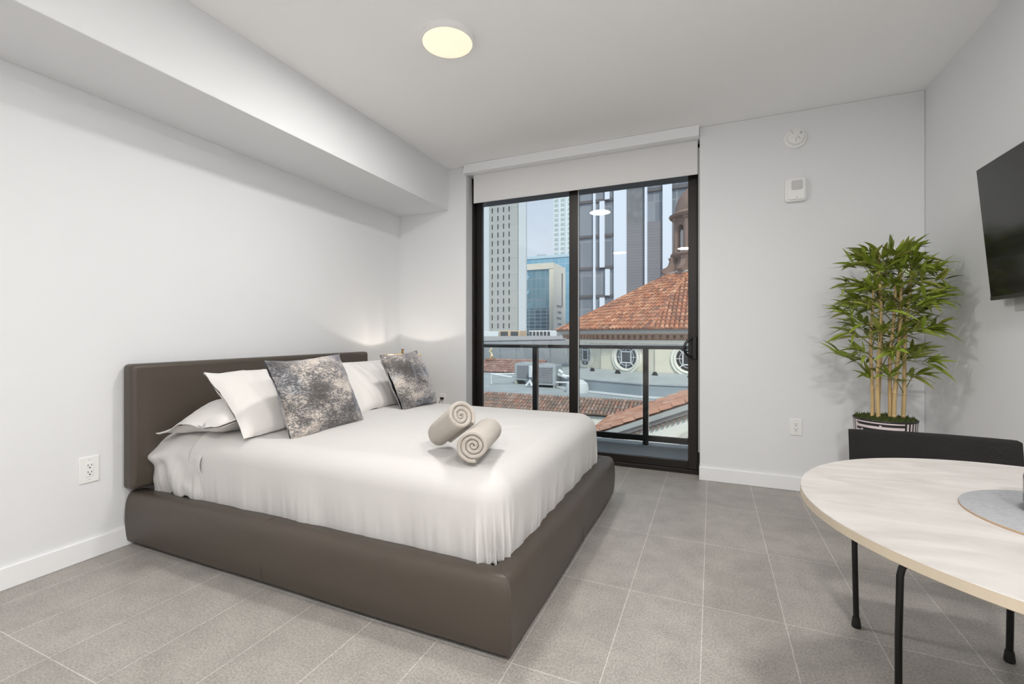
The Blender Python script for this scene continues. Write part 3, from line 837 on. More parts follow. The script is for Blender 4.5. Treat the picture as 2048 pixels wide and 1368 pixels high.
pw = 'white pillows at the headboard'
m = pillow(M(), (-2.455, 1.80, 0.680), (0, 1, 0.02), (-1, 0, -0.04), 0.60, 0.42, 0.185, 0.035, 2.0, 0.008, curl=lambda u, v: -0.045 * smooth01((v - 0.1)) * smooth01((-u - 0.3) / 0.6) - 0.012 * smooth01((-u - 0.5) / 0.5))
tag(m.build('pillow', PILLOWM, None, smooth=180, weld=0.0006), 'flanged white pillow lying flat under the leaning one, near the wall outlet side', 'pillow', pw)
m = pillow(M(), (-2.255, 1.86, 0.765), (0.10, 1, 0.0), (-0.40, 0.05, 0.335), 0.62, 0.48, 0.17, 0.0, 5.0, 0.009, pinch=0.08)
tag(m.build('pillow', PILLOWM, None, smooth=180, weld=0.0006), 'smooth white pillow leaning behind the larger looking velvet cushion', 'pillow', pw)
m = pillow(M(), (-2.48, 2.70, 0.690), (0, 1, 0), (-1, 0, 0.08), 0.60, 0.42, 0.16, 0.035, 9.0, 0.010)
tag(m.build('pillow', PILLOWM, None, smooth=180, weld=0.0006), 'flanged white pillow lying flat at the window end of the headboard', 'pillow', pw)
m = pillow(M(), (-2.27, 2.66, 0.765), (0.02, 1, 0.0), (-0.40, 0.0, 0.335), 0.66, 0.48, 0.17, 0.0, 12.0, 0.010, pinch=0.07)
tag(m.build('pillow', PILLOWM, None, smooth=180, weld=0.0006), 'white pillow leaning between the two velvet cushions', 'pillow', pw)

cg = 'crushed velvet cushions on the bed'
m = pillow(M(), (-1.985, 1.885, 0.800), (0.04, 1, 0.045), (-0.175, 0.0, 0.385), 0.50, 0.44, 0.18, 0.0, 15.0, 0.009, pinch=0.07, n=54)
tag(m.build('velvet_cushion', VELA, None, smooth=180, weld=0.0006), 'crushed grey velvet cushion at the middle of the pillows', 'cushion', cg)
m = pillow(M(), (-2.00, 2.745, 0.800), (-0.06, 1, 0.03), (-0.175, -0.02, 0.385), 0.46, 0.43, 0.18, 0.0, 21.0, 0.009, pinch=0.07, n=54)
tag(m.build('velvet_cushion', VELB, None, smooth=180, weld=0.0006), 'crushed grey velvet cushion in front of the table lamp', 'cushion', cg)


# towels: rolled spirals
def towel(name, p0, p1, rad, label, turns, seed, a0=0.0):
    p0 = Vector(p0); p1 = Vector(p1); ax = (p1 - p0); L = ax.length; ax.normalize()
    side = ax.cross(Vector((0, 0, 1))).normalized(); up = side.cross(ax)
    c = (p0 + p1) / 2
    pitch = rad / (turns + 0.35)
    n = int(turns * 34)
    mm = M(); vs = []; fs = []
    q = 10
    for i in range(n + 1):
        th = a0 + 2 * pi * turns * i / n
        r = pitch * 0.30 + (rad - pitch * 0.30) * i / n
        ro, ri = r, r - pitch * 0.93
        ri = max(0.001, ri)
        e = 0.5 * (ro - ri)
        Lh = L / 2 - 0.010 * (1 - i / n) ** 1.5 + 0.004 * fbm((th * 0.7, seed, 0), 1, 2)
        sec = [(ri, -Lh + e), (ri + e * 0.3, -Lh + e * 0.3), (ri + e, -Lh), (ro - e * 0.3, -Lh + e * 0.3), (ro, -Lh + e), (ro, Lh - e), (ro - e * 0.3, Lh - e * 0.3), (ri + e, Lh), (ri + e * 0.3, Lh - e * 0.3), (ri, Lh - e)]
        sq = 1 + 0.03 * sin(2 * th + seed)
        for rr, zz in sec:
            rr2 = rr * sq
            wob = 1 + 0.022 * fbm((cos(th) * 2, sin(th) * 2, zz * 8 + seed), 1, 2)
            vs.append(c + ax * zz + side * (cos(th) * rr2 * wob) + up * (sin(th) * rr2 * wob))
    for i in range(n):
        for k in range(q):
            k2 = (k + 1) % q
            fs.append((i * q + k, i * q + k2, (i + 1) * q + k2, (i + 1) * q + k))
    fs += [tuple(range(q)), tuple(n * q + k for k in range(q))]
    mm.add(vs, fs)
    o = mm.build(name, TOWEL, None, smooth=60)
    return tag(o, label, 'towel', 'rolled towels on the bed')


towel('rolled_towel', (-0.850, 1.565, 0.690), (-0.925, 1.865, 0.690), 0.069, 'rolled cream towel lying flat on the duvet', 3.6, 1.0, R(64))
towel('rolled_towel', (-1.130, 1.765, 0.672), (-0.925, 1.615, 0.800), 0.066, 'rolled cream towel propped up on the other rolled towel', 3.2, 4.0, R(150))

# ------------------------------------------------------------------ table lamp and its stand
ns_ = thing('nightstand', 'dark wooden nightstand hidden behind the bed under the table lamp', 'nightstand', (-2.60, 3.46, 0))
M().box((-2.86, 3.25, 0.06), (-2.38, 3.68, 0.50)).build('body', WOODB, ns_, bevel=0.005)
dw = M().box((-2.385, 3.27, 0.28), (-2.372, 3.66, 0.48)).build('drawer', WOODB, ns_, bevel=0.003)
M().lathe([(0.0, -0.012), (0.012, -0.010), (0.012, 0.0)], (-2.360, 3.465, 0.38), 16, frame=Matrix(((0, 0, 1), (1, 0, 0), (0, 1, 0)))).build('knob', BRASS, dw)
for sx in (-2.84, -2.42):
    for sy in (3.27, 3.64): M().box((sx, sy, 0), (sx + 0.03, sy + 0.03, 0.06)).build('leg', WOODB, ns_)
tl = thing('table_lamp', 'brass table lamp with a finial on top glowing behind the velvet cushion', 'table lamp', (-2.585, 3.43, 0.50))
LX, LY = -2.585, 3.43
M().lathe([(0.0, 0.50), (0.085, 0.50), (0.085, 0.515), (0.02, 0.53), (0.05, 0.60), (0.062, 0.66), (0.04, 0.74), (0.012, 0.78), (0.012, 0.82), (0, 0.82)], (LX, LY, 0), 32).build('base', BRASS, tl)
sd_ = M().lathe([(0.205, 0.70), (0.165, 0.945)], (LX, LY, 0), 64, caps=False).build('lamp_shade', SHADEM, tl, solid=0.003)
m = M()
for k in range(3):
    t = 2 * pi * k / 3 + 0.5
    m.tube([(LX, LY, 0.952), (LX + 0.10 * cos(t), LY + 0.10 * sin(t), 0.950), (LX + 0.163 * cos(t), LY + 0.163 * sin(t), 0.944)], 0.0035, 8)
m.tube([(LX + 0.165 * cos(2 * pi * k / 48), LY + 0.165 * sin(2 * pi * k / 48), 0.945) for k in range(49)], 0.0028, 6, caps=False)
m.tube([(LX, LY, 0.81), (LX + 0.05, LY, 0.86), (LX + 0.045, LY, 0.92), (LX, LY, 0.952)], 0.002, 6).tube([(LX, LY, 0.81), (LX - 0.05, LY, 0.86), (LX - 0.045, LY, 0.92), (LX, LY, 0.952)], 0.002, 6)
m.build('shade_fitter', BRASS, tl)
M().lathe([(0.0, 0.950), (0.011, 0.952), (0.008, 0.966), (0.010, 0.985), (0.0125, 0.990), (0.0125, 0.996), (0.0, 0.998)], (LX, LY, 0), 20).build('finial', mat('aged_brass', (0.16, 0.11, 0.06), 0.4, 0.8), tl)
M().lathe([(0.0, 0.82), (0.014, 0.82), (0.016, 0.835), (0.026, 0.855), (0.026, 0.868), (0.016, 0.884), (0.0, 0.888)], (LX, LY, -0.032), 24).build('bulb', BULB, tl)
lb = bpy.data.lights.new('table_lamp_light', 'POINT'); lb.energy = LAMP_W; lb.color = (1.0, 0.93, 0.83); lb.shadow_soft_size = 0.012
lo = bpy.data.objects.new('table_lamp_light', lb); lo.location = (LX, LY, 0.872); COL.objects.link(lo)

# ------------------------------------------------------------------ dining table, mat, vase, chair
TX, TY, TR = 0.70, 1.275, 0.502
tb = thing('round_table', 'round pedestal table with a pale stone patterned top in front of the black chair', 'table', (TX, TY, 0))
m = M().lathe([(0.0, 0.748), (TR - 0.004, 0.748), (TR - 0.001, 0.749), (TR, 0.7475)], (TX, TY, 0), 128)
m.cur = 1
m.lathe([(TR, 0.7475), (TR, 0.7300), (TR - 0.004, 0.7275), (0.0, 0.7275)], (TX, TY, 0), 128)
m.build('tabletop', [STONE, STONEEDGE], tb, weld=0.0002)
M().lathe([(0.035, 0.02), (0.035, 0.70), (0.16, 0.70), (0.16, 0.7274), (0, 0.7274)], (TX, TY, 0), 40).build('pedestal', BLKMETAL, tb)
M().lathe([(0.24, 0.0), (0.24, 0.012), (0.22, 0.018), (0.04, 0.022), (0.0, 0.022)], (TX, TY, 0), 64).build('base_plate', BLKMETAL, tb)
m = M().lathe([(0.0, 0.7522), (0.1995, 0.7522), (0.2, 0.7519)], (0.696, 1.279, 0), 96)
m.cur = 1
m.lathe([(0.2, 0.7519), (0.2, 0.7485), (0.0, 0.7485)], (0.696, 1.279, 0), 96)
tag(m.build('placemat', [MATG, MATEDGE], None, weld=0.0002), 'round grey felt placemat with a tan edge in the middle of the table', 'placemat')
vs_ = thing('vase', 'black rounded vase standing on the grey placemat', 'vase', (0.679, 1.296, 0.753))
M().lathe([(0.0, 0.7525), (0.070, 0.7525), (0.076, 0.757), (0.080, 0.77), (0.080, 0.822), (0.076, 0.838), (0.062, 0.850), (0.036, 0.858), (0.033, 0.89), (0.038, 0.90), (0.030, 0.898), (0.028, 0.86), (0, 0.855)], (0.679, 1.296, 0), 64).build('body', VASEM, vs_)

ch = thing('dining_chair', 'black wooden chair with a low wide backrest tucked at the round table', 'chair', (0.725, 1.95, 0))
CXL, CXR = 0.508, 0.944


def leg_mesh(x, y, front):
    s = -1 if x < 0.725 else 1
    if front:
        P = [(x - s * 0.0, y, 0.02), (x, y, 0.20), (x - s * 0.004, y, 0.385), (x - s * 0.010, y + 0.003, 0.409), (x - s * 0.022, y + 0.008, 0.421), (x - s * 0.040, y + 0.015, 0.426), (0.725 + s * 0.10, y + 0.06, 0.427)]
    else:
        P = [(x, y, 0.02), (x + s * 0.004, y + 0.002, 0.25), (x + s * 0.006, y + 0.004, 0.42), (x + s * 0.006, y + 0.012, 0.56), (x + s * 0.002, y + 0.018, 0.66)]
    return M().tube(P, 0.0098, 16)


for x, y, fr in ((CXL, 2.143, False), (CXR - 0.008, 2.125, False), (0.524, 1.762, True), (0.930, 1.762, True)):
    lg = leg_mesh(x, y, fr).build('leg', BLKMETAL, ch)
    M().lathe([(0.0, 0.0), (0.0135, 0.0), (0.0155, 0.006), (0.013, 0.03), (0.0112, 0.04), (0.0, 0.04)], (x, y, 0), 20).build('foot_cap', RUBBER, lg)
m = M()
m.grid(lambda a, b: Vector((0.725 + (a - 0.5) * 0.42 * (1 - 0.05 * b), 1.735 + 0.40 * b, 0.443 + 0.012 * (2 * a - 1) ** 2 - 0.010 * sin(pi * b))), 24, 16)
m.build('seat', BLKWOOD, ch, solid=0.012, bevel=0.003)
m = M()


def back_pt(a, b):
    x = 0.487 + 0.492 * a
    top = 0.7555 + 0.002 * a
    z = 0.600 + (top - 0.600) * b
    cut = 0.0
    if a > 0.965: cut = 0.008 * ((a - 0.965) / 0.035) ** 2
    z = min(z, top - cut) if b > 0.9 else z
    y = 2.158 + 0.030 * (1 - (2 * a - 1) ** 2) - 0.018 * a + 0.02 * (b - 0.5)
    return Vector((x, y, z))


m.grid(back_pt, 40, 10)
m.build('backrest', BLKWOOD, ch, solid=0.011, bevel=0.003)

# ------------------------------------------------------------------ bamboo plant
PX, PY = 0.945, 3.40
pt_ = thing('potted_bamboo', 'leafy bamboo plant in a black and white striped pot in the corner', 'plant', (PX, PY, 0))
m = M()
NS, NZ = 168, 84
PH = 0.625
for j in range(NZ):
    for i in range(NS):
        z0, z1 = PH * j / NZ, PH * (j + 1) / NZ
        def rr(z): return 0.118 + 0.036 * (z / PH)
        a0, a1 = 2 * pi * i / NS - 2.862, 2 * pi * (i + 1) / NS - 2.862
        q = [(PX + rr(z) * cos(a), PY + rr(z) * sin(a), z) for z, a in ((z0, a0), (z0, a1), (z1, a1), (z1, a0))]
        zb = (NZ - 1 - j)                               # rows counted down from the rim
        blk, row = divmod(zb, 21)
        sec, pos = divmod(i + 42 * (blk % 2), 84)
        if row >= 20 or zb == 0: dark = True
        elif pos < 44:                                   # horizontal bars, broken in places
            r_, k_ = divmod(row, 4)
            dark = k_ in (2, 3) and not (k_ == 3 and (pos + r_ * 17) % 23 < 2)
        else:                                            # upright bars
            dark = (pos - 44) % 4 in (0, 1)
        m.cur = 1 if dark else 0
        m.add(q, [(0, 1, 2, 3)])
m.build('pot', [POTW, POTB], pt_, weld=0.0002, smooth=60)
M().tube([(PX + 0.153 * cos(2 * pi * k / 60), PY + 0.153 * sin(2 * pi * k / 60), PH) for k in range(61)], 0.0035, 8, caps=False).build('pot_rim', POTB, pt_)
rnd = random.Random(11)
m = M()
m.grid(lambda a, b: Vector((PX + 0.148 * b * cos(2 * pi * a), PY + 0.148 * b * sin(2 * pi * a), PH + 0.000 + 0.012 * (1 - b * b) + 0.012 * fbm((b * cos(2 * pi * a) * 9, b * sin(2 * pi * a) * 9, 0), 1, 3))), 64, 14, closed_u=True)
for k in range(420):
    a, r_ = rnd.uniform(0, 2 * pi), 0.148 * sqrt(rnd.random())
    x, y = PX + r_ * cos(a), PY + r_ * sin(a); h = rnd.uniform(0.010, 0.026)
    dx, dy = rnd.uniform(-0.015, 0.015), rnd.uniform(-0.015, 0.015)
    m.add([(x - 0.003, y, PH + 0.002), (x + 0.003, y, PH + 0.002), (x + dx, y + dy, PH + h)], [(0, 1, 2)])
m.build('moss', MOSS, pt_, smooth=0, fix=False)
canes = [(-0.062, 0.01, -0.055, 0.02, 1.40), (-0.040, -0.030, -0.030, -0.035, 1.46), (-0.020, 0.025, -0.012, 0.03, 1.62), (0.018, -0.005, 0.045, -0.01, 1.42), (0.040, -0.028, 0.075, -0.03, 1.60), (0.082, 0.005, 0.125, 0.0, 1.55), (0.055, 0.035, 0.10, 0.05, 1.66)]
cane_line = []
for (x0, y0, x1, y1, zt) in canes:
    P = []; rs = []
    nodes = sorted(PH + 0.02 + 0.155 * k + rnd.uniform(-0.03, 0.03) for k in range(8))
    zs_ = [PH - 0.02 + (zt - PH + 0.02) * i / 40 for i in range(41)]
    for zn in nodes:
        if zn < zt - 0.03: zs_ += [zn - 0.005, zn - 0.0015, zn + 0.0015, zn + 0.005]
    for z in sorted(zs_):
        t = (z - PH + 0.02) / (zt - PH + 0.02)
        P.append((PX + x0 + (x1 - x0) * t + 0.006 * sin(t * 7 + x0 * 90), PY + y0 + (y1 - y0) * t, z))
        rs.append(0.0112 * (1 - 0.42 * t) * (1.22 if any(abs(z - zn) < 0.002 for zn in nodes) else 1.0))
    M().tube(P, rs, 12).build('cane', CANE, pt_)
    cane_line.append(P)

lf = M(); tw = M()


def leaf(base, dr, L, W, droop, roll):
    dr = Vector(dr).normalized()
    sd2 = dr.cross(Vector((0, 0, 1)))
    sd2 = sd2.normalized() if sd2.length > 1e-3 else Vector((1, 0, 0))
    sd2 = Matrix.Rotation(roll, 3, dr) @ sd2
    base = Vector(base)
    prof = [(0.0, 0.05), (0.10, 0.45), (0.26, 0.92), (0.42, 1.0), (0.60, 0.84), (0.78, 0.5), (0.92, 0.17), (1.0, 0.0)]
    vs = []
    for t, w in prof:
        p = base + dr * (L * t) + Vector((0, 0, -droop * L * t * t))
        nn = sd2.cross(dr)
        vs += [p - sd2 * (W / 2 * w) + nn * (W * 0.16 * w), p, p + sd2 * (W / 2 * w) + nn * (W * 0.16 * w)]
    vs = [Vector((min(v.x, 1.272), min(v.y, 3.835), v.z)) for v in vs]
    fs = []
    for i in range(len(prof) - 1):
        a = i * 3
        fs += [(a, a + 1, a + 4, a + 3), (a + 1, a + 2, a + 5, a + 4)]
    lf.add(vs, fs)


def spray(tip, outd, n, L, spread, droop):
    outd = Vector(outd).normalized()
    for k in range(n):
        az = rnd.uniform(-spread, spread); el = rnd.uniform(-0.5, 0.95)
        d = Matrix.Rotation(az, 3, 'Z') @ outd
        d = Vector((d.x, d.y, d.z + el)).normalized()
        b = Vector(tip) - outd * rnd.uniform(0, 0.055) + Vector((0, 0, rnd.uniform(-0.015, 0.015)))
        leaf(b, d, L * rnd.uniform(0.7, 1.15), rnd.uniform(0.018, 0.029), droop * rnd.uniform(0.3, 1.3), rnd.uniform(-0.8, 0.8))


# (radius, height range, count) of the leafy tiers, lower tiers sparser
def tier(z0, z1, rad, n, az0=0.0):
    for k in range(n):
        az = az0 + 2 * pi * (k + rnd.uniform(-0.3, 0.3)) / n
        z = rnd.uniform(z0, z1); r_ = rad * rnd.uniform(0.55, 1.0)
        P = cane_line[rnd.randrange(7)]
        zs = z - rnd.uniform(0.03, 0.12)
        cand = [p for p in P if p[2] <= zs] or [P[3]]
        s = Vector(cand[-1])
        e = Vector((PX + 0.02 + r_ * cos(az), PY + r_ * sin(az), z))
        e.x = min(e.x, 1.215); e.y = min(e.y, 3.74)
        mid = s.lerp(e, 0.5) + Vector((0, 0, 0.025))
        tw.tube([s, mid, e], [0.003, 0.0022, 0.0012], 5)
        od = Vector((e.x - PX, e.y - PY, 0.05))
        if od.length < 0.03: od = Vector((cos(az), sin(az), 0.3))
        spray(e, od, rnd.randint(6, 9), 0.150, 1.3, 0.30)
        if rnd.random() < 0.6: spray(mid + Vector((0, 0, 0.02)), od, 4, 0.125, 1.8, 0.3)


tier(0.86, 0.92, 0.20, 3, 0.9)
tier(0.97, 1.05, 0.25, 9, 0.2)
tier(1.10, 1.20, 0.25, 12, 0.1)
tier(1.24, 1.34, 0.27, 14, 0.4)
tier(1.36, 1.46, 0.25, 15, 0.0)
tier(1.48, 1.58, 0.22, 14, 0.3)
tier(1.56, 1.63, 0.14, 9, 0.0)
for (ex, ey, ez, dx, dz) in ((-0.235, -0.10, 1.26, -1, 0.1), (-0.22, -0.12, 1.15, -1, 0.0), (0.23, -0.05, 1.50, 1, 0.05), (0.21, -0.1, 1.33, 1, -0.05), (0.03, 0.0, 1.635, 0.1, 1.2), (0.10, 0.0, 1.62, 0.4, 1.0), (-0.10, 0.0, 1.60, -0.5, 0.9)):
    e = Vector((PX + ex, PY + ey, ez)); s = Vector((PX + ex * 0.25, PY, ez - 0.10))
    tw.tube([s, s.lerp(e, 0.5) + Vector((0, 0, 0.02)), e], [0.003, 0.0022, 0.0012], 5)
    spray(e, (dx, -0.2, dz), 8, 0.135, 1.2, 0.3)
fo = lf.build('foliage', LEAF, pt_, smooth=0, fix=False)
tw.build('twigs', mat('green_twig', (0.17, 0.17, 0.05), 0.6), fo)

# ------------------------------------------------------------------ balcony
struct(M().box((-4.6, 4.09, -0.25), (3.0, 5.11, -0.045)).build('balcony_floor', CONCG, smooth=0))
struct(M().box((-4.6, 5.11, -0.27), (3.0, 5.17, -0.036)).build('trim_3', CONCL, bevel=0.012, seg=3), 'pale rounded edge of the balcony deck')
struct(M().box((-4.6, 4.10, 2.735), (3.0, 5.15, 2.96)).build('balcony_ceiling', SLABM, smooth=0))
rl = thing('balcony_railing', 'black metal balcony railing with clear glass infill', 'railing', (-1.3, 5.06, -0.045))
YRL = 5.06
PST = [-3.155, -1.905, -0.648, 0.60]
m = M().box((-4.4, YRL - 0.03, 0.975), (2.2, YRL + 0.03, 1.012))
m.build('top_rail', BLKMETAL, rl, bevel=0.004)
M().box((-4.4, YRL - 0.034, 1.012), (2.2, YRL + 0.034, 1.026)).build('rail_cap', mat('pale_grey_rail_cap', (0.82, 0.83, 0.85), 0.45), rl, bevel=0.003)
m = M().box((-4.4, YRL - 0.02, -0.005), (2.2, YRL + 0.02, 0.055))
m.build('bottom_rail', BLKMETAL, rl, bevel=0.003)
for x in PST:
    M().box((x - 0.028, YRL - 0.03, -0.045), (x + 0.028, YRL + 0.03, 0.975)).build('post', BLKMETAL, rl, bevel=0.003)
for x0, x1 in zip([-4.4] + PST, PST + [2.2]):
    M().box((x0 + 0.04, YRL - 0.004, 0.055), (x1 - 0.04, YRL + 0.004, 0.975)).build('glass_panel', GLASSB, rl, smooth=0)


# ------------------------------------------------------------------ the church
def barrel_roof(m, o, s, t, width0, width1, length, spacing, tile, lift=1.0):
    """Rows of half-round tiles; s runs along the eave, t up the slope, width shrinks from width0 at the eave to width1."""
    o, s, t = Vector(o), Vector(s).normalized(), Vector(t).normalized()
    nrm = s.cross(t).normalized()
    if nrm.z < 0: nrm = -nrm
    n = int(width0 / spacing)
    for k in range(n):
        sc = -width0 / 2 + spacing * (k + 0.5)
        tmax = length if abs(sc) <= width1 / 2 else length * (width0 / 2 - abs(sc)) / max(1e-6, (width0 - width1) / 2)
        a = 0.0
        jit = 0.0
        while a < tmax - 0.04:
            b = min(a + tile, tmax)
            r0, r1 = spacing * 0.48, spacing * 0.38
            vs = []
            for (aa, r_) in ((a, r0), (b, r1)):
                for q in range(6):
                    th = pi * q / 5
                    vs.append(o + s * (sc + r_ * cos(th)) + t * aa + nrm * (r_ * sin(th) * lift + (0.02 * spacing / 0.2 if r_ == r0 else 0)))
            m.add(vs, [(q, q + 1, 6 + q + 1, 6 + q) for q in range(5)] + [(0, 1, 2, 3, 4, 5)])
            a = b


CX, CY = -0.95, 30.0
church = thing('domed_church', 'cream church drum with round windows under an orange tiled roof and stone lantern', 'church', (CX, CY, -1.57))
N16 = 16
th0 = -pi / 2                                            # a window looks straight at the room
RW = 7.6


def ringpoly(rad, z, off=0.5):
    rr_ = rad / cos(pi / N16)
    return [(CX + rr_ * cos(th0 + 2 * pi * (k + off) / N16), CY + rr_ * sin(th0 + 2 * pi * (k + off) / N16), z) for k in range(N16)]


def ring_lathe(prof):
    mm = M()
    rings = [ringpoly(r_, z) for r_, z in prof]
    for a, b in zip(rings, rings[1:]):
        for k in range(N16):
            k2 = (k + 1) % N16
            mm.add([a[k], a[k2], b[k2], b[k]], [(0, 1, 2, 3)])
    return mm


ring_lathe([(RW, -1.57), (RW, 0.94)]).build('drum_wall', CREAM, church, smooth=0, weld=0.001)
ring_lathe([(RW + 0.02, 0.72), (RW + 0.10, 0.76), (RW + 0.10, 0.90), (RW + 0.02, 0.92)]).build('frieze_band', CREAML, church, smooth=0, weld=0.001)
ring_lathe([(RW + 0.02, 0.92), (RW + 0.08, 0.92), (RW + 0.08, 1.14), (RW + 0.30, 1.14), (RW + 0.34, 1.20), (RW + 0.34, 1.24), (RW + 0.05, 1.24)]).build('cornice', BROWNST, church, smooth=0, weld=0.001)
ring_lathe([(RW + 0.36, 1.20), (RW + 0.52, 1.30), (RW + 0.52, 1.40), (RW + 0.2, 1.42)]).build('eave_gutter', GREYST, church, smooth=0, weld=0.001)
m = M(); m2 = M()
for k in range(N16):
    phi = th0 + 2 * pi * k / N16
    n_ = Vector((cos(phi), sin(phi), 0)); s_ = Vector((-sin(phi), cos(phi), 0))
    if n_.y > 0.25: continue
    wid = 2 * (RW + 0.1) * math.tan(pi / N16)
    nd = 10
    for q in range(nd):
        c = Vector((CX, CY, 0)) + n_ * (RW + 0.08) + s_ * (wid * ((q + 0.5) / nd - 0.5))
        m.prism([c - s_ * 0.085 + Vector((0, 0, 0.95)), c + s_ * 0.085 + Vector((0, 0, 0.95)), c + s_ * 0.085 + Vector((0, 0, 1.14)), c - s_ * 0.085 + Vector((0, 0, 1.14))], n_ * 0.20)
    # seam lines between the bays
    e = Vector((CX, CY, 0)) + n_ * RW + s_ * (RW * math.tan(pi / N16))
    m2.prism([e - s_ * 0.012 + Vector((0, 0, -0.65)), e + s_ * 0.012 + Vector((0, 0, -0.65)), e + s_ * 0.012 + Vector((0, 0, 0.72)), e - s_ * 0.012 + Vector((0, 0, 0.72))], n_ * 0.03)
m.build('dentils', BROWNST, church, smooth=0)
m2.build('wall_joints', GREYST, church, smooth=0)
for k in range(N16):                                     # round windows
    phi = th0 + 2 * pi * k / N16
    n_ = Vector((cos(phi), sin(phi), 0)); s_ = Vector((-sin(phi), cos(phi), 0))
    if n_.y > -0.2: continue
    c = Vector((CX, CY, 0.055)) + n_ * RW
    fr_ = Matrix((s_, Vector((0, 0, 1)), n_)).transposed()
    w = M().lathe([(0.56, 0.02), (0.58, 0.09), (0.66, 0.13), (0.70, 0.07), (0.80, 0.09), (0.84, 0.0)], c, 48, frame=fr_).build('window_surround', CREAML, church)
    M().lathe([(0.0, 0.03), (0.565, 0.03)], c, 48, frame=fr_).build('window_glass', WINGL, w, smooth=0)
    t_ = M()
    def bar(x0, z0, x1, z1, hw):
        a = c + s_ * x0 + Vector((0, 0, z0)) + n_ * 0.035; b = c + s_ * x1 + Vector((0, 0, z1)) + n_ * 0.035
        d = (b - a).normalized(); q = n_.cross(d) * hw
        t_.prism([a - q, b - q, b + q, a + q], n_ * 0.03)
    sq = 0.27
    for x0, z0, x1, z1 in ((-sq, -sq, sq, -sq), (sq, -sq, sq, sq), (sq, sq, -sq, sq), (-sq, sq, -sq, -sq)): bar(x0, z0, x1, z1, 0.026)
    for a_ in range(4):
        an = pi / 4 + a_ * pi / 2
        bar(sq * 1.41 * cos(an), sq * 1.41 * sin(an), 0.57 * cos(an), 0.57 * sin(an), 0.022)
        an = a_ * pi / 2
        bar(sq * cos(an), sq * sin(an), 0.57 * cos(an), 0.57 * sin(an), 0.014)
    t_.tube([c + n_ * 0.05 + s_ * 0.42 * cos(2 * pi * q / 36) + Vector((0, 0, 0.42 * sin(2 * pi * q / 36))) for q in range(37)], 0.013, 6, caps=False)
    t_.build('tracery', WINFR, w, smooth=0)
# tiled cone in sixteen faces
RE, ZE, RT, ZTOP = 8.30, 1.40, 1.55, 4.80
m = M(); mr = M()
for k in range(N16):
    phi = th0 + 2 * pi * k / N16
    n_ = Vector((cos(phi), sin(phi), 0)); s_ = Vector((-sin(phi), cos(phi), 0))
    w0, w1 = 2 * RE * math.tan(pi / N16), 2 * RT * math.tan(pi / N16)
    o = Vector((CX, CY, ZE)) + n_ * RE
    top = Vector((CX, CY, ZTOP)) + n_ * RT
    tv_ = top - o
    m.cur = 1
    m.add([o - s_ * w0 / 2, o + s_ * w0 / 2, top + s_ * w1 / 2, top - s_ * w1 / 2], [(0, 1, 2, 3)])
    m.cur = 0
    if n_.y < 0.3:
        barrel_roof(m, o, s_, tv_, w0, w1, tv_.length, 0.205, 0.42)
        a, b = o + s_ * w0 / 2, top + s_ * w1 / 2
        nt = 20
        for q in range(nt):
            p, p2 = a.lerp(b, q / nt), a.lerp(b, (q + 1.05) / nt)
            mr.tube([p + Vector((0, 0, 0.05)), p2 + Vector((0, 0, 0.04))], [0.10, 0.085], 8)
m.build('tiled_roof', [TILE_O, mat('roof_bedding', (0.20, 0.09, 0.055), 0.9)], church, smooth=60, fix=False)
mr.build('hip_tiles', TILE_O, church, smooth=60)
# lower ring roof and parapet
ring_lathe([(RW + 0.02, -0.62), (RW + 0.35, -0.72), (9.35, -0.98), (9.45, -0.96), (9.45, -1.02)]).build('ring_roof', LEADR, church, smooth=0, weld=0.001)
ring_lathe([(9.40, -1.02), (9.40, -1.56)]).build('parapet', LEADG, church, smooth=0, weld=0.001)
ring_lathe([(9.38, -1.51), (9.75, -1.565)]).build('parapet_foot', CONCL, church, smooth=0, weld=0.001)
# lantern
lt = M()
lt.lathe([(1.75, 4.72), (1.80, 4.86), (1.45, 4.95)], (CX, CY, 0), 32)
lt.build('lantern_flashing', CONCL, church)
lt = M().lathe([(1.45, 4.80), (1.30, 5.3), (1.12, 5.75), (1.30, 5.86), (1.42, 5.98), (1.42, 6.08), (1.2, 6.14)], (CX, CY, 0), 16)
for k in range(8):                                       # scroll buttresses
    phi = th0 + pi / 8 + k * pi / 4
    n_ = Vector((cos(phi), sin(phi), 0)); s_ = Vector((-sin(phi), cos(phi), 0))
    pr = [(1.2, 4.85), (1.95, 4.85), (2.02, 5.02), (1.92, 5.18), (1.72, 5.24), (1.58, 5.40), (1.50, 5.62), (1.56, 5.82), (1.2, 5.9)]
    lt.prism([Vector((CX, CY, z)) + n_ * r_ - s_ * 0.16 for r_, z in pr], s_ * 0.32)
lt.build('lantern_base', LANTST, church, smooth=30)
lt = M()
for k in range(8):
    phi = th0 + pi / 8 + k * pi / 4
    n_ = Vector((cos(phi), sin(phi), 0))
    c = Vector((CX, CY, 0)) + n_ * 1.13
    lt.tube([c + Vector((0, 0, z)) for z in (6.1, 6.2, 6.22, 8.05, 8.1, 8.25)], [0.22, 0.22, 0.17, 0.155, 0.22, 0.24], 12)
    n2 = Vector((cos(phi + pi / 8), sin(phi + pi / 8), 0)); s2 = Vector((-n2.y, n2.x, 0))
    f = Vector((CX, CY, 0)) + n2 * 0.98
    arch = [(-0.42, 6.1), (-0.24, 6.1), (-0.24, 7.55)] + [(0.24 * -cos(pi * q / 8), 7.55 + 0.24 * sin(pi * q / 8)) for q in range(1, 8)] + [(0.24, 7.55), (0.24, 6.1), (0.42, 6.1), (0.42, 8.25), (-0.42, 8.25)]
    lt.prism([f + s2 * x + Vector((0, 0, z)) for x, z in arch], n2 * 0.14)
lt.build('lantern_columns', LANTST, church, smooth=40)
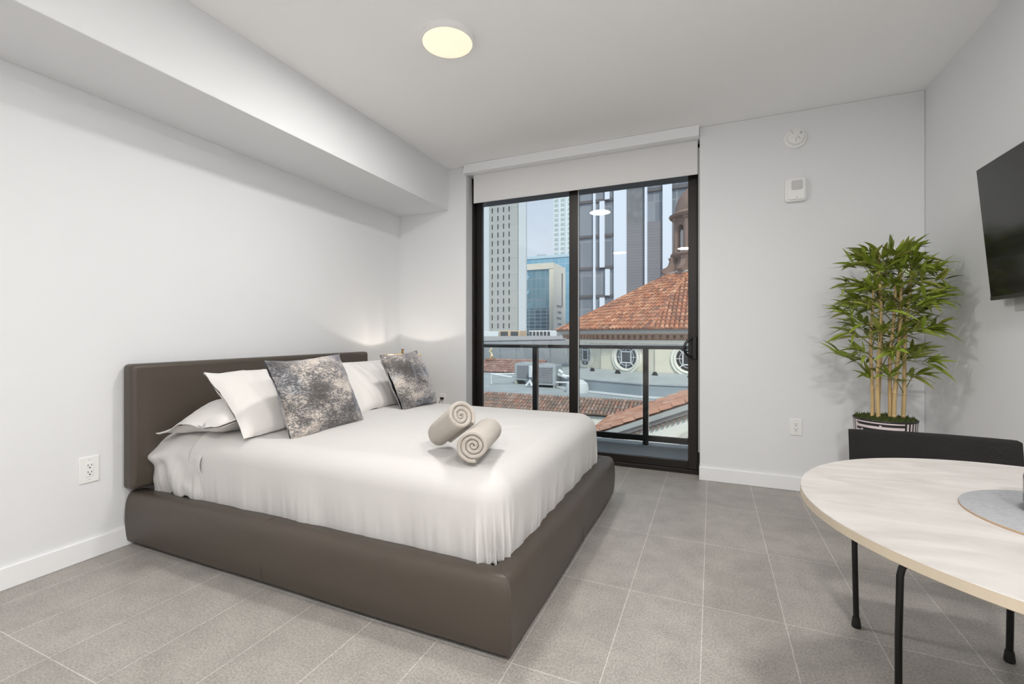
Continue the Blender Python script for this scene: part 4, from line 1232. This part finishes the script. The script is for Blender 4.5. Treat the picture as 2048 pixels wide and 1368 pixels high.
M().lathe([(1.20, 8.2), (1.45, 8.26), (1.52, 8.40), (1.35, 8.46), (1.18, 8.62), (1.14, 8.9), (1.02, 9.35), (0.75, 9.8), (0.4, 10.1), (0.15, 10.3), (0.12, 10.8), (0.0, 10.9)], (CX, CY, 0), 16).build('lantern_dome', LANTST, church, smooth=30)
M().lathe([(0.55, 6.1), (0.55, 8.2), (0, 8.2)], (CX, CY, 0), 12).build('lantern_core', mat('pale_lantern_core', (0.34, 0.34, 0.37), 0.8), church, smooth=0)
# flat roofs round the drum
struct(M().box((-30, 19.1, -1.9), (12, 38, -1.58)).build('flat_roof', LEADR, smooth=0), 'pale flat church roof around the drum')
# long weathered tile aisle in front
ai = thing('church_aisle', 'long weathered barrel tile aisle roof in front of the church flat roof', 'roof', (-9, 18.2, -6))
m = M()
RZ, EZ, RY, EY = -1.50, -1.97, 19.0, 17.55
xa, xb = -22.0, 4.0
tvv = Vector((0, RY - EY, RZ - EZ))
m.cur = 1; m.add([(xa, EY, EZ - 0.02), (xb, EY, EZ - 0.02), (xb, RY, RZ - 0.02), (xa, RY, RZ - 0.02)], [(0, 1, 2, 3)]); m.cur = 0
barrel_roof(m, ((xa + xb) / 2, EY, EZ), (1, 0, 0), tvv, xb - xa, xb - xa, tvv.length, 0.145, 0.30)
m.build('aisle_roof', [TILE_G, mat('dark_tile_gap', (0.10, 0.08, 0.065), 0.9)], ai, smooth=60, fix=False)
M().box((xa, EY + 0.12, -6), (xb, RY + 0.02, EZ - 0.06)).build('aisle_wall', CREAML, ai, smooth=0)
M().box((xa, RY - 0.02, EZ - 0.06), (xb, RY + 0.06, RZ - 0.01)).build('ridge_upstand', LEADR, ai, smooth=0)

# spotlights on the ring roof
for k, (a_, nm) in enumerate(((47, 'below the narrow round window by the door mullion'), (36, 'second along from the door mullion'), (24, 'below the round window by the railing post'), (10.5, 'beyond the railing post towards the door handle'), (-0.5, 'beside the sliding door stile'))):
    phi = th0 - R(a_)
    n_ = Vector((cos(phi), sin(phi), 0)); s_ = Vector((-sin(phi), cos(phi), 0))
    c = Vector((CX, CY, -0.73)) + n_ * 8.0
    f = thing('roof_floodlight', 'small dark floodlight on the ring roof, ' + nm, 'floodlight', tuple(c), 'small floodlights on the church ring roof')
    M().prism([c - s_ * 0.14, c + s_ * 0.14, c + s_ * 0.05 + Vector((0, 0, 0.17)), c - s_ * 0.05 + Vector((0, 0, 0.17))], n_ * 0.12).build('housing', RUBBER, f, smooth=0)
    M().box(c + Vector((-0.17, -0.05, -0.06)), c + Vector((0.17, 0.12, 0.0))).build('mounting_plate', GREYST, f, smooth=0)

# gabled wing close by
SL = 0.41


def gz(x): return -1.2 + SL * (x + 2.48)


gw = thing('gabled_church_wing', 'near church gable with an orange tile slope, dentil cornice and arched window', 'building', (0, 12, -6))
XG0, XG1 = -2.75, 1.6
m = M()
sl_ = Vector((1, 0, SL))
o = Vector((XG0, 12.2, gz(XG0)))
m.cur = 1; m.add([(XG0, 10.95, gz(XG0) - 0.02), (XG1, 10.95, gz(XG1) - 0.02), (XG1, 13.5, gz(XG1) - 0.02), (XG0, 13.5, gz(XG0) - 0.02)], [(0, 1, 2, 3)]); m.cur = 0
barrel_roof(m, o, (0, -1, 0), sl_, 2.55, 2.55, sl_.normalized().length * (XG1 - XG0) / cos(math.atan(SL)), 0.19, 0.30)
m.build('tile_slope', [TILE_P, mat('tile_bedding', (0.24, 0.12, 0.08), 0.9)], gw, smooth=60, fix=False)


def rake(x0, x1, dz0, dz1, y0, y1):
    return [(x0, y0, gz(x0) + dz0), (x1, y0, gz(x1) + dz0), (x1, y0, gz(x1) + dz1), (x0, y0, gz(x0) + dz1)], (0, y1 - y0, 0)


M().prism(*rake(XG0, XG1, -0.15, -0.03, 10.93, 13.45)).build('rake_board', GREYST, gw, smooth=0)
M().prism(*rake(XG0 + 0.1, XG1, -0.26, -0.15, 11.03, 13.40)).build('rake_cornice', mat('taupe_cornice', (0.36, 0.31, 0.27), 0.9), gw, smooth=0)
m = M()
x = XG0 + 0.2
while x < XG1 - 0.1:
    m.prism([(x, 11.08, gz(x) - 0.38), (x + 0.065, 11.08, gz(x + 0.065) - 0.38), (x + 0.065, 11.08, gz(x + 0.065) - 0.26), (x, 11.08, gz(x) - 0.26)], (0, 0.1, 0))
    x += 0.115
m.build('dentils', mat('brown_dentil', (0.26, 0.19, 0.15), 0.9), gw, smooth=0)
m = M().prism([(XG0 + 0.15, 11.15, -6), (XG1, 11.15, -6), (XG1, 11.15, gz(XG1) - 0.2), (XG0 + 0.15, 11.15, gz(XG0 + 0.15) - 0.2)], (0, 2.2, 0))
m.build('gable_wall', CREAML, gw, smooth=0)
AX, AZ_ = -0.27, -1.62
w = M()
w.add([(AX + r_ * cos(pi * k / 24), y, AZ_ + r_ * sin(pi * k / 24)) for r_, y in ((0.60, 11.13), (0.60, 11.06), (0.50, 11.04), (0.48, 11.10)) for k in range(25)],
      [(i * 25 + k, i * 25 + k + 1, (i + 1) * 25 + k + 1, (i + 1) * 25 + k) for i in range(3) for k in range(24)])
wa = w.build('arch_surround', mat('sand_stone', (0.60, 0.55, 0.47), 0.85), gw, smooth=40)
M().add([(AX + 0.49 * cos(pi * k / 24), 11.12, AZ_ + 0.49 * sin(pi * k / 24)) for k in range(25)] + [(AX - 0.49, 11.12, -3.5), (AX + 0.49, 11.12, -3.5)], [tuple(range(27))]).build('arch_glass', mat('grey_arch_glass', (0.27, 0.31, 0.32), 0.25), wa, smooth=0)
m = M()
for a_ in (30, 60, 90, 120, 150): m.tube([(AX, 11.10, AZ_), (AX + 0.49 * cos(R(a_)), 11.10, AZ_ + 0.49 * sin(R(a_)))], 0.009, 6)
m.build('arch_tracery', WINFR, wa, smooth=0)

# small gabled chapel roof with a finial
cp = thing('chapel_roof', 'small russet tiled roof with a pale finial beyond the air conditioners', 'roof', (-14, 31, -1.6))
m = M()
RYc, EYc, RZc, EZc = 32.0, 30.0, -0.80, -1.55
x0c, x1c = -16.6, -11.5
tv_ = Vector((0, RYc - EYc, RZc - EZc))
m.cur = 1; m.add([(x0c, EYc, EZc - 0.02), (x1c, EYc, EZc - 0.02), (x1c, RYc, RZc - 0.02), (x0c, RYc, RZc - 0.02)], [(0, 1, 2, 3)]); m.cur = 0
skew = Vector((0.55, RYc - EYc, RZc - EZc))
barrel_roof(m, ((x0c + x1c) / 2 - 0.2, EYc, EZc), (1, 0, 0), skew, x1c - x0c, x1c - x0c, skew.length, 0.21, 0.4)
m.build('tiles', [TILE_R, mat('dark_russet_gap', (0.13, 0.075, 0.06), 0.9)], cp, smooth=60, fix=False)
m = M(); m.box((x0c, EYc + 0.05, -2.4), (x1c, RYc + 1, EZc - 0.05)); m.build('wall', LEADG, cp, smooth=0)
m = M().tube([(x0c + 0.6 + 0.22 * k, RYc, RZc + 0.06) for k in range(23)], [0.09, 0.075] * 11 + [0.09], 8); m.build('ridge_tiles', TILE_R, cp)
fx = -15.75
fn_ = thing('roof_finial', 'slender pale gold finial standing on the russet chapel ridge', 'finial', (fx, RYc, RZc))
M().lathe([(0.42, RZc + 0.0), (0.42, RZc + 0.14), (0.2, RZc + 0.16), (0.1, RZc + 0.2)], (fx, RYc, 0), 16).build('pedestal', BROWNST, fn_)
M().tube([(fx, RYc, RZc + 0.16), (fx + 0.10, RYc, RZc + 0.35), (fx + 0.05, RYc, RZc + 0.52), (fx - 0.10, RYc, RZc + 0.68), (fx + 0.02, RYc, RZc + 0.82), (fx + 0.06, RYc, RZc + 1.0)], [0.10, 0.13, 0.07, 0.12, 0.10, 0.03], 10).build('figure', GOLDST, fn_)


# rooftop plant on the flat roof
def ac(name, label, a, b, louvre_x):
    t = thing(name, label, 'air conditioner', ((a[0] + b[0]) / 2, (a[1] + b[1]) / 2, a[2]), 'rooftop air conditioners')
    M().box(a, b).build('cabinet', ACM, t, bevel=0.03)
    M().box((louvre_x[0], a[1] - 0.03, a[2] + 0.12), (louvre_x[1], a[1] + 0.01, b[2] - 0.12)).build('louvre_panel', ACL, t, smooth=0)
    M().box((a[0], a[1], -1.58), (a[0] + 0.12, b[1], a[2])).build('stand', GREYST, t, smooth=0)
    M().box((b[0] - 0.12, a[1], -1.58), (b[0], b[1], a[2])).build('stand', GREYST, t, smooth=0)
    M().lathe([(0.42, b[2]), (0.42, b[2] + 0.05), (0.36, b[2] + 0.06), (0, b[2] + 0.06)], ((a[0] + b[0]) / 2, (a[1] + b[1]) / 2, 0), 24).build('fan_guard', GREYP, t)
    return t


ac('air_conditioner', 'pale grey rooftop air conditioner beside the white pipes', (-10.05, 23.4, -1.35), (-8.95, 24.6, -0.42), (-9.9, -9.2))
ac('air_conditioner', 'dark louvred rooftop air conditioner behind the railing post', (-8.55, 22.4, -1.45), (-7.35, 23.6, -0.42), (-8.5, -7.5))
pr_ = thing('pipe_rack', 'white lagged pipes and valves on the church flat roof', 'pipes', (-7.0, 22.2, -1.58))
for (P, r_) in (([(-8.85, 22.9, -0.5), (-8.85, 22.9, -1.1)], 0.16), ([(-8.9, 22.3, -1.5), (-8.7, 22.3, -1.25), (-8.6, 22.3, -1.5)], 0.09), ([(-7.25, 22.6, -0.85), (-6.9, 22.6, -0.98), (-6.65, 22.5, -1.0), (-6.4, 22.4, -1.15)], 0.10), ([(-7.2, 22.5, -0.65), (-7.0, 22.5, -0.8)], 0.08), ([(-7.25, 22.2, -1.25), (-6.1, 22.2, -1.22)], 0.04)):
    M().tube(P, r_, 10).build('pipe', PIPEW, pr_)
fs_ = thing('pipe_support', 'thin pale metal frame beside the pale grey air conditioner', 'frame', (-10.6, 22.6, -1.58))
M().tube([(-11.1, 22.6, -1.55), (-11.1, 22.6, -0.98), (-10.0, 22.9, -1.15)], 0.045, 8).build('rail', PIPEW, fs_)
M().tube([(-11.1, 22.6, -1.0), (-10.0, 23.3, -0.98)], 0.035, 8).build('brace', PIPEW, fs_)
tag(M().lathe([(0.55, -1.58), (0.55, -1.35), (0.50, -1.15), (0.3, -1.0), (0, -0.95)], (-5.9, 21.3, 0), 24).build('roof_dome', CONCL), 'pale round roof dome beside the white pipes', 'roof dome')
tag(M().lathe([(0.12, -1.58), (0.12, -1.45), (0.2, -1.42), (0.2, -1.36), (0, -1.33)], (-10.9, 20.6, 0), 14).build('roof_vent', RUBBER), 'small dark roof vent above the weathered tile roof', 'vent')

# ------------------------------------------------------------------ the city beyond
cb = thing('concrete_building', 'long low grey concrete building with seamed panels beyond the chapel', 'building', (-15, 42, -8))
M().box((-27, 40, -8), (-8.9, 50, 1.0)).build('facade', CONCB, cb, smooth=0)
M().prism([(-27, 39.9, 0.45), (-8.7, 39.9, 0.86), (-8.7, 39.9, 1.10), (-27, 39.9, 1.02)], (0, 0.5, 0)).build('parapet', CONCD, cb, smooth=0)
M().tube([(-10.9, 39.75, -1.6), (-10.9, 39.75, 1.3)], 0.10, 8).build('downpipe', GREYST, cb)
tag(M().box((-10.6, 38.1, -8), (-8.9, 39.7, -0.75)).build('cream_annex', CREAM, smooth=0), 'low cream block between the concrete building and the church drum', 'building')


def rooftop(name, label, a, b, m_, vents=0, cat='rooftop unit'):
    t = thing(name, label, cat, ((a[0] + b[0]) / 2, a[1], a[2]))
    M().box(a, b).build('casing', m_, t, bevel=0.03)
    for k in range(vents):
        x = a[0] + (b[0] - a[0]) * (k + 0.5) / vents; hw = (b[0] - a[0]) / vents * 0.36
        M().box((x - hw, a[1] - 0.05, a[2] + 0.10), (x + hw, a[1] + 0.01, b[2] - 0.10)).build('vent', SLITM, t, smooth=0)
    return t


rooftop('rooftop_tank', 'pale rooftop box at the end of the concrete building', (-24.5, 43, 1.005), (-20.3, 46, 1.55), mat('pale_rooftop_box', (0.62, 0.68, 0.69), 0.7), 0)
rooftop('rooftop_unit', 'tan rooftop unit with dark vents on the concrete building', (-20.2, 43, 1.005), (-17.9, 45, 1.62), mat('tan_casing', (0.55, 0.42, 0.28), 0.7), 2)
rooftop('rooftop_unit', 'long white rooftop unit with a row of dark vents', (-16.9, 43, 1.005), (-14.6, 45, 1.62), PIPEW, 6)

tw1 = thing('slit_window_tower', 'tall pale concrete tower with columns of slit windows', 'building', (-38, 80, -10))
M().prism([(-39.78, 80.6, -10), (-33.5, 80.6, -10), (-40.5, 97, -10), (-47, 97, -10)], (0, 0, 56)).build('wall_panel', TOWC, tw1, smooth=0)
M().box((-48, 80, -10), (-39.78, 100, 46)).build('pier', TOWS, tw1, smooth=0)
M().prism([(-33.55, 80, -10), (-32.03, 80, -10), (-39.3, 98, -10), (-40.8, 98, -10)], (0, 0, 56)).build('pier', TOWS, tw1, smooth=0)
for cx in (-39.35, -38.12, -36.92, -35.74):
    for k in range(16):
        z = 2.55 + 1.605 * k
        w = M().box((cx - 0.10, 80.52, z), (cx + 0.10, 80.62, z + 0.92)).build('window', SLITM, tw1, smooth=0)

gl = thing('cream_framed_office', 'mid-height mirrored glass office block with a cream frame', 'building', (-44, 112, -10))
M().box((-60, 110, -10), (-36.5, 119.7, 8.0)).build('lower_glass', OFFB, gl, smooth=0)
M().box((-60, 110, 8.0), (-37.2, 119.0, 18.3)).build('upper_glass', OFFG, gl, smooth=0)
m = M().box((-60, 109.6, 17.9), (-36.5, 119.8, 19.45)).box((-37.6, 109.6, -10), (-36.45, 119.8, 18.0))
m.build('frame', CREAML, gl, smooth=0)
M().box((-36.47, 116.4, 8.6), (-36.42, 117.3, 17.6)).build('window', SLITM, gl, smooth=0)
for k in range(5):
    M().box((-36.47, 112.2 + 0.8 * (k % 2), 2.2 + 1.55 * k), (-36.42, 116.0, 2.75 + 1.55 * k)).build('window', SLITM, gl, smooth=0)
bg_ = thing('blue_glass_building', 'wide sky blue glass building behind the cream framed office', 'building', (-55, 155, -10))
M().box((-90, 150, -10), (-35, 170, 28.2)).build('glass_body', BLUEG, bg_, smooth=0)
M().box((-90, 149.7, 27.8), (-35, 170.2, 28.8)).build('roof_edge', mat('pale_blue_edge', (0.5, 0.66, 0.74), 0.5), bg_, smooth=0)
M().box((-57.5, 154, 28.8), (-54.3, 158, 30.0)).build('roof_housing', CONCD, bg_, smooth=0)
hr = thing('white_high_rise', 'slender white high-rise with rows of pale windows against the sky', 'building', (-58, 205, -10))
M().box((-66.4, 200, -10), (-46, 220, 95)).build('body', HIGHW, hr, smooth=0)
for cx in (-65.2, -62.2, -58.9, -56.0):
    for k in range(18):
        z = 29.0 + 2.2 * k
        M().box((cx - 0.8, 199.92, z), (cx + 0.8, 200.05, z + 1.25)).build('window', HIGHGL, hr, smooth=0)
for cx in (-63.7, -60.55, -57.4): M().box((cx - 0.22, 199.6, -10), (cx + 0.22, 200, 95)).build('pilaster', STRIPE, hr, smooth=0)

gt = thing('striped_grey_tower', 'dark grey tower with tall white stripes rising behind the church', 'building', (-9, 72, -10))
M().box((-19.5, 70, -10), (-13.4, 90, 44)).build('glass_bay', GRYGL, gt, smooth=0)
M().box((-13.4, 70, -10), (6, 90, 17.9)).build('louvre_wall', GRYPN, gt, smooth=0)
M().box((-13.4, 70.2, 17.9), (6, 90, 44)).build('upper_glass', GRYGL, gt, smooth=0)
M().box((-11.7, 70.0, 17.9), (-9.1, 70.3, 44)).build('upper_louvre', mat('mottled_grey_louvre', (0.17, 0.18, 0.19), 0.6, var=0.5, scale=1.2), gt, smooth=0)
for x0, x1 in ((-16.72, -16.38), (-13.57, -11.72), (-9.06, -8.72), (-6.55, -5.28), (-1.4, -0.2)):
    M().box((x0, 69.4, -10), (x1, 70.2, 44)).build('white_stripe', STRIPE, gt, smooth=0)
for x0, x1, z0, z1 in ((-15.75, -15.0, 11.5, 21.6), (-14.95, -14.25, 21.8, 24.2), (-14.9, -14.2, 7.2, 11.2), (-15.75, -15.0, 2.0, 6.9), (-14.95, -14.3, 24.2, 26)):
    M().box((x0, 69.5, z0), (x1, 70.05, z1)).build('white_fin', STRIPE, gt, smooth=0)
for z in (6.95, 11.3, 16.2, 21.6, 26.0):
    M().box((-19.5, 69.75, z), (-13.6, 70.05, z + 0.42)).build('floor_band', SPAN, gt, smooth=0)
for z in (22.3, 26.6):
    M().box((-8.7, 69.9, z), (-0.2, 70.25, z + 0.5)).build('floor_band', SPAN, gt, smooth=0)
struct(M().box((-260, 6, -10.4), (120, 320, -10)).build('ground', GROUND, smooth=0))

for o_ in list(bpy.data.objects):
    if '_o' in o_: del o_['_o']
